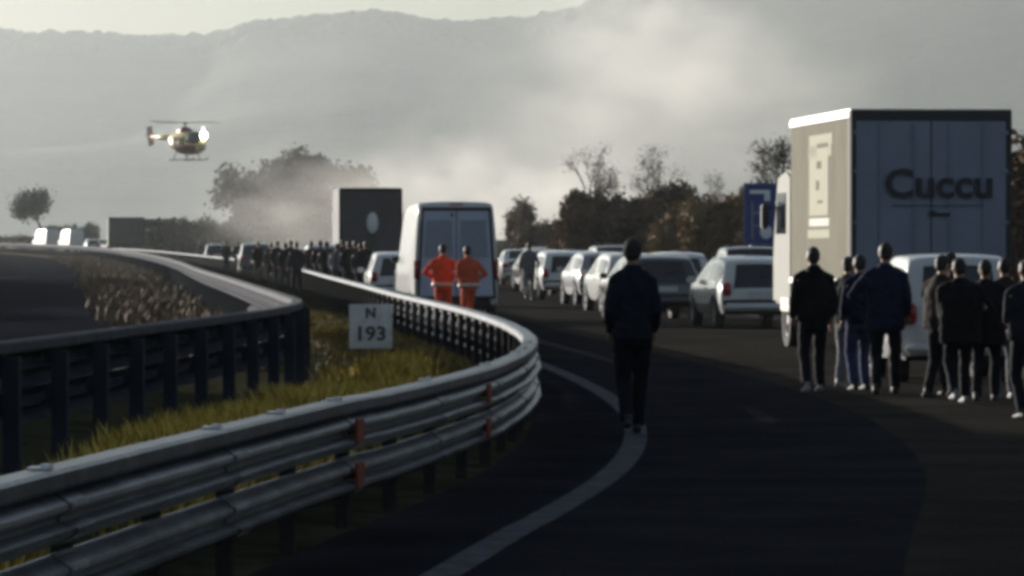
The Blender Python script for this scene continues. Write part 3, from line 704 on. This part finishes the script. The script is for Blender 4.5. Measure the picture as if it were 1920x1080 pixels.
def far_lorry(label, px, y, H, W, L, extra, body, rear, group=None):
    t = empty('distant_lorry', label, 'lorry', (PX(px, y), y, zr(y)), rzr(y, extra)); h0 = 1.05
    MB().box((0, L / 2, (H + h0) / 2), (W, L, H - h0)).build('box_body', body, t, bevel=.03)
    MB().box((0, -.03, (H + h0) / 2), (W - .2, .05, H - h0 - .3)).build('rear_door', rear, t, bevel=.01)
    for sx in (-1, 1): MB().box((sx * .012 + sx * (W - .24) / 4, -.07, (H + h0) / 2), ((W - .3) / 2, .03, H - h0 - .42)).build('door_leaf', rear, t)
    MB().box((0, L / 2 + .8, .8), (.9, L + 1.8, .28)).build('chassis', M_trim, t)
    MB().box((0, .04, .55), (W - .1, .1, .14)).build('bumper_bar', M_alu, t)
    for sx in (-1, 1):
        for yy in (1.2, 2.4, L + 1): add_wheel(t, sx * (W / 2 - .2), yy, .48, .34)
        MB().box((sx * (W / 2 - .3), -.02, .85), (.4, .06, .14)).build('tail_light', M_tail, t)
    MB().box((0, L + 1.2, 1.9), (W - .05, 1.9, 2.3)).build('cab', P_grey, t, bevel=.12)
    return t
M_tarp = mat('dark_tarpaulin', (.02, .018, .02), .7, var=.25, scale=1.5)
M_tarp2 = mat('grey_tarpaulin', (.055, .052, .06), .7, var=.2, scale=1.5)
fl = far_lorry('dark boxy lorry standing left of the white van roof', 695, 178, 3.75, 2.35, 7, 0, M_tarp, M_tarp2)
MB().ball((.06, -.16, 2.45), (.22, .10, .40)).build('glint_oval', mat('glint_white', (.85, .85, .83), .4), fl, smooth=True)  # white oval painted in place of a sun glint
far_lorry('very dark lorry trailer seen in the far left bend', 237, 450, 3.7, 3.4, 9, -3, M_tarp, M_tarp2)
far_lorry('hazy grey lorry behind the very dark trailer in the far bend', 292, 470, 3.6, 2.5, 8, -4, M_tarp2, M_tarp2)

# ------------------------------------------------------------------ signs
t = empty('distance_marker', 'square whitish kilometre marker board on short posts in the grassy median', 'road sign', (PX(695, 69), 69, 0), R(-2))
sb = MB().box((0, 0, .61), (.62, .025, .64)).build('board', mat('marker_white', (.8, .8, .76), .6, var=.2, scale=6), t, bevel=.008)
text_mesh('N', .20, mat('faded_ink', (.10, .10, .10), .7), 'lettering', sb, (.0, -.018, .80), (R(90), 0, 0), bold=.008)
text_mesh('193', .28, mat('faded_ink', (.1, .1, .1), .7), 'numerals', sb, (0, -.018, .50), (R(90), 0, 0), bold=.008, squeeze=1.1)
for sx in (-.18, .18): MB().box((sx, .04, .3), (.05, .05, .7)).build('post', M_rust, t)
t = empty('direction_sign', 'tall blue motorway direction sign with white marks, left of the box lorry', 'road sign', (PX(1440, 130), 130, .3), R(-2))
M_sblue = mat('sign_blue', (.025, .055, .25), .5, var=.15); M_sw = mat('sign_white', (.85, .87, .9), .5, var=.1)
b = MB().box((0, 0, 2.42), (1.32, .05, 1.68)).build('panel', M_sblue, t, bevel=.01)
MB().box((0, -.03, 3.235), (1.3, .012, .03)).box((0, -.03, 1.605), (1.3, .012, .03)).box((-.635, -.03, 2.42), (.03, .012, 1.6)).box((.635, -.03, 2.42), (.03, .012, 1.6)).build('border', mat('sign_border', (.12, .14, .2), .5), b)
MB().box((-.22, -.034, 3.02), (.55, .012, .10)).box((-.02, -.034, 2.88), (.16, .012, .22)).build('white_mark', M_sw, b)
MB().tube([(-.42, -.035, 1.75), (-.42, -.035, 2.75)], [.035, .035], 4).box((-.28, -.035, 2.45), (.22, .012, .07)).box((-.28, -.035, 2.1), (.22, .012, .07)).build('route_diagram', mat('sign_pale_blue', (.16, .2, .3), .5), b)
MB().ball((-.05, -.035, 1.93), (.17, .015, .19), 14, 8).build('disc_mark', M_sw, b, smooth=True)
MB().box((.35, -.035, 2.68), (.34, .012, .10), Matrix.Rotation(.5, 3, 'Y')).build('arrow', M_sw, b)
for sx in (-.45, .45): MB().tube([(sx, .07, -.3), (sx, .07, 3.2)], [.045, .045], 8).build('post', M_zinc, t)
MB().box((0, -.0, 1.38), (1.25, .04, .26)).build('lower_panel', mat('sign_grey', (.22, .25, .30), .5), t, bevel=.01)

# ------------------------------------------------------------------ people
M_skin = mat('skin', (.42, .25, .17), .55, var=.1, scale=20)
M_hair = mat('dark_hair', (.018, .013, .01), .6, var=.3, scale=60)
M_eye = mat('eye', (.1, .08, .07), .2)
def ik(s, e, l1, l2, pole):
    d = e - s; L = min(d.length, l1 + l2 - .002); d = d.normalized(); a = (l1 * l1 - l2 * l2 + L * L) / (2 * L); h = math.sqrt(max(0, l1 * l1 - a * a))
    p = pole - d * pole.dot(d); p.normalize(); return s + d * a + p * h, s + d * L
def person(label, x, y, face, H, jacket, trousers, shoes=None, arms=('down', 'down'), stride=.0, lean=0.0, wide=1.0, hood=False, coat=.86, hair=None, look=0, vox=1.0, hem=None, group=None, stance=.1, z=None):
    k = H / 1.76; root = empty('person', label, 'person', (x, y, zr(y) + .012 if z is None else z), face, group)
    root.scale = (k, k, k)
    def J(px_, py_, pz): return Vector((px_, py_ + max(0, pz - .9) * lean, pz))
    sh_ = .172 * wide
    A = {'down': (.27, .04, .87), 'pocket': (.20, .11, .90), 'hip': (.17, .03, 1.03), 'front': (.05, .25, 1.08), 'back': (.03, -.17, .99), 'phone': (.10, .26, 1.42), 'swing': (.25, .18, .92), 'swingb': (.25, -.14, .92)}
    PL = {'down': (.3, -1, 0), 'pocket': (.35, -1, 0), 'hip': (1, -.25, 0), 'front': (.7, -.7, -.5), 'back': (1, -.2, 0), 'phone': (.6, -.2, -1), 'swing': (.3, -1, 0), 'swingb': (.3, -1, 0)}
    arm = []
    for sx, m in ((-1, arms[0]), (1, arms[1])):
        a = A[m]; p = PL[m]; s = J(sx * sh_, 0, 1.375); e = J(sx * a[0] * (wide if m in ('down', 'pocket') else 1), a[1], a[2])
        el, wr = ik(s, e, .285, .255, Vector((sx * p[0], p[1], p[2]))); arm.append((s, el, wr))
    legs = []
    for sx in (-1, 1):
        fy = stride * sx; hip = J(sx * .09, 0, .90); an = Vector((sx * stance, fy, .085 + (.05 if fy < -.12 else 0)))
        kn, an = ik(hip, an, .42, .43, Vector((sx * .08, 1, 0))); legs.append((hip, kn, an))
    # body: one continuous mesh
    b = MB(); n = 12
    b.tube([J(0, 0, .86), J(0, 0, 1.0), J(0, 0, 1.15), J(0, .01, 1.32), J(0, 0, 1.43), J(0, -.005, 1.48)], [(.15, .105), (.14, .10), (.13, .095), (.155, .11), (.13, .085), (.06, .06)], 14)
    b.tube([J(0, -.005, 1.42), J(0, .01, 1.52), J(0, .015, 1.60)], [.06, .056, .058], 10)
    hc = J(0, .02, 1.64); rl = Matrix.Rotation(look, 3, 'Z')
    def hp(v): return hc + rl @ Vector(v)
    b.ball(hp((0, 0, 0)), (.076, .092, .112), 16, 12); b.ball(hp((0, .035, -.06)), (.055, .05, .05), 10, 8)
    b.tube([hp((0, .085, .01)), hp((0, .105, -.025)), hp((0, .085, -.035))], [.009, .017, .013], 6)
    b.ball(hp((0, .08, -.06)), (.025, .012, .009), 8, 6)
    for sx in (-1, 1): b.ball(hp((sx * .077, -.005, -.015)), (.012, .022, .032), 8, 6)
    for (s, el, wr), sx in zip(arm, (-1, 1)):
        b.ball(s, .054); b.tube([s, s.lerp(el, .5), el, el.lerp(wr, .4), wr], [.056, .05, .041, .042, .028], 10); b.ball(el, .041)
        d = (wr - el).normalized(); side = d.cross(Vector((0, 0, 1)) if abs(d.z) < .9 else Vector((0, 1, 0))).normalized(); fwd = side.cross(d)
        pe = wr + d * .085; b.tube([wr - d * .01, wr + d * .04, pe], [(.022, .022), (.036, .016), (.038, .014)], 10, ref=tuple(side))
        for q, ln in ((-.029, .062), (-.010, .074), (.010, .070), (.028, .055)):
            p0 = pe + side * q - d * .012; b.tube([p0, p0 + d * ln * .5 + fwd * .006, p0 + d * ln * .85 + fwd * .024, p0 + d * ln + fwd * .036], [.0095, .0088, .008, .006], 6)
        p0 = wr + d * .025 + side * .028; b.tube([p0, p0 + side * .02 + d * .025 + fwd * .01, p0 + side * .022 + d * .055 + fwd * .02], [.012, .0105, .008], 6)
    for hip, kn, an in legs:
        b.ball(hip, .085); b.tube([hip, hip.lerp(kn, .4), kn, kn.lerp(an, .35), an], [.085, .075, .054, .055, .036], 12); b.ball(kn, .054)
        b.tube([an + Vector((0, -.05, -.045)), an + Vector((0, .03, -.045)), an + Vector((0, .16, -.06))], [.034, .036, .022], 8)
    link_mesh('body', voxelize(b, .0115 * vox, 3), M_skin, root)
    # jacket
    j = MB(); ww = wide
    j.tube([J(0, 0, coat), J(0, 0, coat + .06), J(0, 0, 1.0), J(0, 0, 1.15), J(0, .0, 1.30), J(0, -.005, 1.41), J(0, -.005, 1.48), J(0, .0, 1.525)],
           [(.185 * ww, .145), (.192 * ww, .15), (.188 * ww, .148), (.19 * ww, .148), (.185 * ww, .145), (.125 * ww, .11), (.082, .082), (.072, .078)], 18)
    for s, el, wr in arm:
        j.ball(s, .062); j.ball(el, .056); j.tube([J(math.copysign(.05, s.x), 0, 1.455), s.lerp(J(math.copysign(.05, s.x), 0, 1.455), .5) + Vector((0, 0, .012)), s], [.045, .058, .062], 10); w2 = el.lerp(wr, .93); j.tube([s, s.lerp(el, .5), el, el.lerp(wr, .5), w2], [.062, .064, .057, .054, .045], 12)
    if hood: j.tube([J(0, -.08, 1.40), J(0, -.10, 1.47), J(0, -.07, 1.54)], [(.09, .05), (.11, .06), (.07, .04)], 12)
    jm = link_mesh('jacket', voxelize(j, .019 * vox, 3, .012), jacket, root)
    if hem:
        hb = MB().tube([J(0, 0, coat + .015), J(0, 0, coat + .085)], [(.205 * ww, .163), (.207 * ww, .165)], 18)
        hb.build('reflective_band', hem, jm, smooth=True)
    tr = MB(); tr.tube([J(0, 0, .78), J(0, 0, .86), J(0, 0, 1.0), J(0, 0, 1.04)], [(.14, .115), (.165, .128), (.155, .12), (.14, .1)], 14)
    for hip, kn, an in legs:
        tr.ball(hip, .10); tr.ball(kn, .074); tr.tube([hip + Vector((0, 0, .03)), hip.lerp(kn, .4), kn, kn.lerp(an, .5), an + Vector((0, 0, -.015))], [.10, .09, .074, .068, .062], 12)
    link_mesh('trousers', voxelize(tr, .019 * vox, 3, .010), trousers, root)
    shm = shoes or mat('black_shoe', (.02, .02, .02), .6)
    for hip, kn, an in legs:
        s = MB(); s.tube([an + Vector((0, -.085, -.045)), an + Vector((0, -.02, -.035)), an + Vector((0, .08, -.05)), an + Vector((0, .19, -.062)), an + Vector((0, .205, -.064))], [(.036, .034), (.043, .045), (.046, .036), (.038, .022), (.02, .012)], 10, ref=(1, 0, 0))
        s.tube([an + Vector((0, -.02, -.04)), an + Vector((0, 0, .05))], [.045, .048], 10)
        link_mesh('shoe', voxelize(s, .015 * vox, 2), shm, root)
    h = MB(); h.ball(hp((0, -.018, .022)), (.085, .094, .108), 16, 12); h.ball(hp((0, -.05, -.03)), (.066, .06, .06), 12, 8)
    link_mesh('hair', voxelize(h, .015 * vox, 2, .009), hair or M_hair, root)
    for sx in (-1, 1): MB().ball(hp((sx * .03, .083, .012)), .012, 8, 6).build('eye', M_eye, root, smooth=True)
    return root
def cloth(n, c, r=.9): return mat(n, c, r, var=.2, scale=9, spec=.2, bump=.15)
J_navy = cloth('navy_jacket', (.016, .018, .028)); J_black = cloth('black_jacket', (.010, .010, .012)); J_blue = cloth('dark_blue_jacket', (.014, .018, .045))
T_black = cloth('black_trousers', (.010, .011, .016)); T_jean = cloth('denim_trousers', (.05, .06, .13)); T_grey = cloth('grey_trousers', (.16, .16, .17)); T_khaki = cloth('pale_trousers', (.30, .28, .25))
J_grey = cloth('grey_jacket', (.13, .13, .15)); J_brown = cloth('brown_jacket', (.04, .03, .024)); J_olive = cloth('olive_jacket', (.05, .048, .036))
S_white = mat('white_shoe', (.26, .26, .26), .6); J_orange = cloth('orange_rescue_jacket', (.80, .09, .03)); J_orange2 = cloth('faded_orange_rescue_jacket', (.62, .10, .045)); T_orange = cloth('orange_trousers', (.72, .13, .05)); M_refl = mat('silver_reflective_tape', (.75, .6, .5), .4)

person('man in dark navy jacket walking alone on the dark road, hands in front', PX(1186, 44), 44, R(2), 1.80, J_navy, T_black, arms=('pocket', 'pocket'), stride=.2, wide=.92, coat=.84, lean=.03, stance=.055)
person('man in dark jacket with arms bent, leftmost of the group by the lorry', PX(1525, 56.6), 56.6, R(8), 1.72, J_black, T_black, arms=('pocket', 'pocket'), stride=.10, wide=1.15, hood=True, shoes=S_white)
person('person in olive jacket and pale trousers, partly hidden right of the leftmost man', PX(1590, 58.5), 58.5, R(-25), 1.60, J_olive, T_grey, arms=('down', 'down'), stride=.08, shoes=S_white, vox=1.2)
person('person in dark blue jacket and blue jeans between the lorry corner and the tall man', PX(1612, 57.3), 57.3, R(14), 1.63, J_blue, T_jean, arms=('pocket', 'down'), stride=.07, vox=1.2)
person('tall man in bulky dark blue coat standing before the lorry rear doors', PX(1660, 55.8), 55.8, R(-10), 1.77, J_blue, T_black, arms=('hip', 'pocket'), stride=.1, wide=1.2, coat=.74, lean=.03)
person('person in brown black jacket leaning near the white car rear window', PX(1762, 54.5), 54.5, R(-38), 1.63, J_brown, T_black, arms=('phone', 'pocket'), stride=.12, wide=1.2, lean=.06, vox=1.2)
person('stocky person in black coat at the centre of the right group', PX(1800, 52.6), 52.6, R(10), 1.60, J_black, T_black, arms=('front', 'hip'), stride=.14, wide=1.35, lean=.05, coat=.72, vox=1.2, shoes=S_white)
person('person in long black coat right of the stocky one, hands in pockets', PX(1848, 53.2), 53.2, R(-14), 1.58, J_black, T_black, arms=('hip', 'pocket'), stride=.09, wide=1.35, lean=-.04, coat=.70, vox=1.2)
person('person in dark hooded jacket between the brown-jacketed and the stocky figure', PX(1782, 55.6), 55.6, R(25), 1.66, J_black, T_black, arms=('pocket', 'front'), stride=.1, wide=1.2, vox=1.2, hood=True)
person('person in pale trousers behind the rightmost figures', PX(1884, 54.2), 54.2, R(4), 1.60, J_brown, T_grey, arms=('down', 'pocket'), stride=.05, vox=1.2, shoes=S_white)
person('dark-coated man cut off by the right frame edge, holding something pale', PX(1925, 48.0), 48.0, R(20), 1.60, J_navy, T_black, arms=('front', 'down'), stride=.1, wide=1.2)
person('rescue worker in orange suit, left of the pair behind the white van', PX(830, 98.5), 98.5, R(-12), 1.72, J_orange, T_orange, arms=('hip', 'hip'), wide=1.15, stride=.04, hem=M_refl, lean=.04, vox=1.2)
person('rescue worker in orange suit, right of the pair behind the white van', PX(880, 97.8), 97.8, R(28), 1.69, J_orange2, T_orange, arms=('front', 'hip'), wide=1.28, stride=.12, hem=M_refl, lean=.12, vox=1.2)
person('blurred walker in grey clothes between the white van and the white hatchback', PX(992, 142), 142, R(5), 1.74, J_grey, T_grey, arms=('swing', 'swingb'), stride=.16, wide=1.1, vox=1.6)
FARP = [(535, 168, 1.72, J_black, T_black, 'black-clad walker left of the pair nearest the silver car'),
        (556, 163, 1.75, J_navy, T_black, 'navy-clad walker just left of the silver car pillar'),
        (612, 152, 1.76, J_black, T_black, 'dark walker in front of the silver car, near the bend'),
        (632, 149, 1.70, J_grey, T_black, 'grey-jacketed walker beside the dark walker near the silver car'),
        (654, 146, 1.78, J_black, T_black, 'tall black-clad walker below the left edge of the dark boxy lorry'),
        (676, 143, 1.72, J_navy, T_black, 'dark walker closest to the small white car left of the van'),
        (508, 190, 1.70, J_brown, T_black, 'small dark walker third from the left in the far bend'),
        (484, 205, 1.74, J_black, T_black, 'small dark walker second from the left in the far bend'),
        (424, 262, 1.76, J_black, T_black, 'tiny lone walker leftmost in the far bend'),
        (376, 318, 1.70, J_grey, T_grey, 'tiny greyish figure by the barrier in the hazy distance')]
FARP += [(446, 250, 1.74, J_black, T_black, 'tiny black-clad figure between the lone far walker and the far-bend group'),
         (520, 182, 1.78, J_black, T_black, 'bulky black-clad walker at the middle of the far-bend group'),
         (545, 176, 1.80, J_navy, T_black, 'tall navy figure half behind the pair in the far bend'),
         (583, 172, 1.77, J_brown, T_black, 'brown-coated figure against the silver car bonnet'),
         (600, 160, 1.80, J_black, T_black, 'black-clad figure overlapping the rear of the silver car'),
         (643, 158, 1.84, J_black, T_black, 'tall dark figure in the crowd below the dark boxy lorry'),
         (666, 152, 1.80, J_brown, T_black, 'brown-coated figure in the crowd below the dark boxy lorry'),
         (686, 150, 1.78, J_black, T_black, 'black-clad figure at the right end of the crowd below the lorry')]
for i, (px, y, H, a, b_, lab) in enumerate(FARP):
    person(lab, PX(px, y), y, R(random.uniform(-20, 20)), H, a, b_, arms=random.choice([('down', 'pocket'), ('pocket', 'pocket'), ('swing', 'swingb')]), stride=random.uniform(-.14, .14), wide=1.15, vox=2.0)

# ------------------------------------------------------------------ helicopter
def helicopter():
    y = 505; s = FPX / y; t = empty('helicopter', 'yellow and red rescue helicopter hovering with its landing light on', 'helicopter', (PX(347, y), y, CAM_H + (HOR - 268) / s), R(-46))
    M_y = mat('helicopter_yellow', (.95, .78, .36), .35, var=.06, coat=.5); M_r = mat('helicopter_maroon', (.16, .03, .03), .4, var=.1); M_k = mat('rotor_dark', (.05, .05, .05), .5)
    # local +x = nose direction; body lofted along x
    t.scale = (1.02, 1.02, 1.02); st = [(-2.0, .5, .45, .55), (-1.4, .85, .75, .25), (-.4, 1.05, 1.05, .05), (.8, 1.08, 1.12, -.02), (1.7, .98, 1.0, -.08), (2.4, .72, .70, -.2), (2.9, .35, .38, -.35), (3.05, .1, .12, -.42)]
    fu = MB().tube([(a, 0, d) for a, b, c, d in st], [(b * 1.1, c * 1.12) for a, b, c, d in st], 16, ref=(0, 1, 0)).build('fuselage', M_y, t, smooth=True)
    MB().tube([(a, 0, d - .25) for a, b, c, d in st[1:6]], [(b * 1.08, c * .88) for a, b, c, d in st[1:6]], 16, ref=(0, 1, 0)).build('belly', M_r, t, smooth=True)
    MB().tube([(1.35, 0, .25), (1.8, 0, .2), (2.35, 0, .02), (2.7, 0, -.1)], [(1.12, .98), (1.12, .96), (.90, .72), (.54, .42)], 14, ref=(0, 1, 0)).build('windscreen', M_glass, t, smooth=True)
    for sy in (-1, 1):
        MB().box((.75, sy * 1.14, .1), (.75, .1, .95)).build('side_window', M_glass, t, bevel=.03); MB().box((-.25, sy * 1.1, .15), (.85, .1, .85)).build('cabin_door', M_r, t, bevel=.03)
        MB().tube([(-1.3, sy * .95, -1.75), (2.2, sy * .95, -1.75), (2.6, sy * .95, -1.55)], [.06, .06, .05], 6).build('skid', M_k, t)
        for xx in (-.7, 1.3): MB().tube([(xx, sy * .95, -1.75), (xx, sy * .5, -.85)], [.045, .05], 6).build('skid_strut', M_k, t)
    MB().tube([(-1.6, 0, .55), (-3.5, 0, .62), (-5.4, 0, .72)], [.42, .27, .17], 12, ref=(0, 1, 0)).build('tail_boom', M_y, t, smooth=True)
    MB().box((-5.6, 0, .8), (.8, .12, 2.0), Matrix.Rotation(-.2, 3, 'Y')).build('tail_fin', M_r, t, bevel=.03)
    MB().box((-4.9, 0, .7), (.5, 2.2, .06)).build('tailplane', M_r, t)
    MB().tube([(-.9, 0, 1.15), (.1, 0, 1.3), (1.1, 0, 1.05)], [(.45, .3), (.6, .42), (.4, .2)], 12, ref=(0, 1, 0)).build('engine_cowling', M_r, t, smooth=True)
    MB().tube([(0, 0, 1.2), (0, 0, 2.05)], [.12, .10], 8).build('rotor_mast', M_k, t)
    MB().ball((0, 0, 2.05), (.3, .3, .12)).build('rotor_hub', M_k, t)
    bl = MB().box((2.4, 0, 0), (4.5, .26, .04)).mesh('rotor_blade')
    for k in range(4):
        o = link_mesh('rotor_blade', bl, M_k, t); o.location = (0, 0, 2.08); o.rotation_euler = (R(3), R(-1), R(k * 90 + 52 + 38))
    for k in range(2): MB().box((-5.75, .16, 1.0), (.1, .03, 1.6), Matrix.Rotation(k * 1.57, 3, 'Y')).build('tail_rotor_blade', M_k, t)
    lh = MB().tube([(2.7, 0, .75), (2.95, 0, .72)], [.40, .44], 14, ref=(0, 1, 0)).build('landing_light', M_k, t)
    MB().ball((2.98, 0, .72), (.12, .42, .42)).build('lamp_lens', mat('lit_lamp', (1, .98, .93), .3, emit=14, var=0), lh, smooth=True)
    MB().ball((2.9, 0, 1.42), (.1, .2, .2)).build('beacon', mat('beacon_lamp', (1, 1, 1), .3, emit=1.2, var=0), t, smooth=True)
    return t
helicopter()

# ------------------------------------------------------------------ smoke and haze
def volume_box(name, c, d, dens, col, aniso, mesh=None, noise_scale=None, fall=True, label=None, cat=None):
    m = bpy.data.materials.new(name + '_air'); m.use_nodes = True; n = m.node_tree.nodes; l = m.node_tree.links; n.clear()
    out = n.new('ShaderNodeOutputMaterial'); pv = n.new('ShaderNodeVolumePrincipled'); l.new(pv.outputs[0], out.inputs['Volume'])
    pv.inputs['Color'].default_value = (*col, 1); pv.inputs['Density'].default_value = dens; pv.inputs['Anisotropy'].default_value = aniso
    if noise_scale:
        tc = n.new('ShaderNodeTexCoord'); nz = n.new('ShaderNodeTexNoise'); nz.inputs['Scale'].default_value = noise_scale; nz.inputs['Detail'].default_value = 3
        l.new(tc.outputs['Object'], nz.inputs['Vector'])
        mr = n.new('ShaderNodeMapRange'); mr.inputs[1].default_value = .42; mr.inputs[2].default_value = .72; mr.inputs[3].default_value = .1; mr.inputs[4].default_value = 1; l.new(nz.outputs[0], mr.inputs[0])
        # soft edge: object space is a unit sphere
        ln = n.new('ShaderNodeVectorMath'); ln.operation = 'LENGTH'; l.new(tc.outputs['Object'], ln.inputs[0])
        fr = n.new('ShaderNodeMapRange'); fr.interpolation_type = 'SMOOTHSTEP'; fr.inputs[1].default_value = .15; fr.inputs[2].default_value = 1; fr.inputs[3].default_value = 1; fr.inputs[4].default_value = 0; l.new(ln.outputs['Value'], fr.inputs[0])
        a = n.new('ShaderNodeMath'); a.operation = 'MULTIPLY'; l.new(mr.outputs[0], a.inputs[0]); l.new(fr.outputs[0], a.inputs[1])
        b = n.new('ShaderNodeMath'); b.operation = 'MULTIPLY'; b.inputs[1].default_value = dens; l.new(a.outputs[0], b.inputs[0]); l.new(b.outputs[0], pv.inputs['Density'])
        o = MB().ball((0, 0, 0), 1, 16, 10).build(name, m, None, kind='stuff', label=label, cat=cat); o.location = c; o.scale = d
    else:
        o = MB().box(c, d).build(name, m, None, kind='stuff', label=label, cat=cat)
    return o
volume_box('haze', (0, 2450, 239), (6900, 5900, 482), .000098, (.90, .96, .97), .6)
def puff(px, py, y, w_, h_, dens, lab):
    s = FPX / y; volume_box('smoke', (PX(px, y), y, CAM_H + (HOR - py) / s), (w_ / s / 2, w_ / s / 2 * .8, h_ / s / 2), dens, (.95, .92, .88), .5, noise_scale=2.2, label=lab, cat='smoke')
puff(1010, 400, 900, 620, 330, .09, 'pale smoke rising low behind the queue, between the white van and bare trees')
puff(1250, 200, 1000, 1000, 520, .030, 'thin smoke drifting across the middle of the mountain')
puff(1200, 60, 1050, 560, 330, .036, 'brighter smoke wisp high in front of the mountain')
puff(850, 330, 850, 420, 300, .05, 'grey smoke column leaning right above the white van')
puff(640, 385, 400, 760, 330, .075, 'light grey smoke veiling the large hazy tree')

bpy.data.scenes.remove(TS)

GROUPS = {'car': 'cars queued on the carriageway', 'van': 'white vans standing in the queue', 'lorry': 'lorries stopped in the queue', 'guardrail': 'steel crash barriers along the road',
          'tree': 'trees beyond the road', 'bush': 'bushes and hedges beyond the road', 'road sign': 'road signs', 'person': 'people walking and standing on the carriageway', 'smoke': 'smoke drifting over the queue'}
for o in SC.objects:
    if o.parent is None and o.get('category') in GROUPS: o['group'] = GROUPS[o['category']]
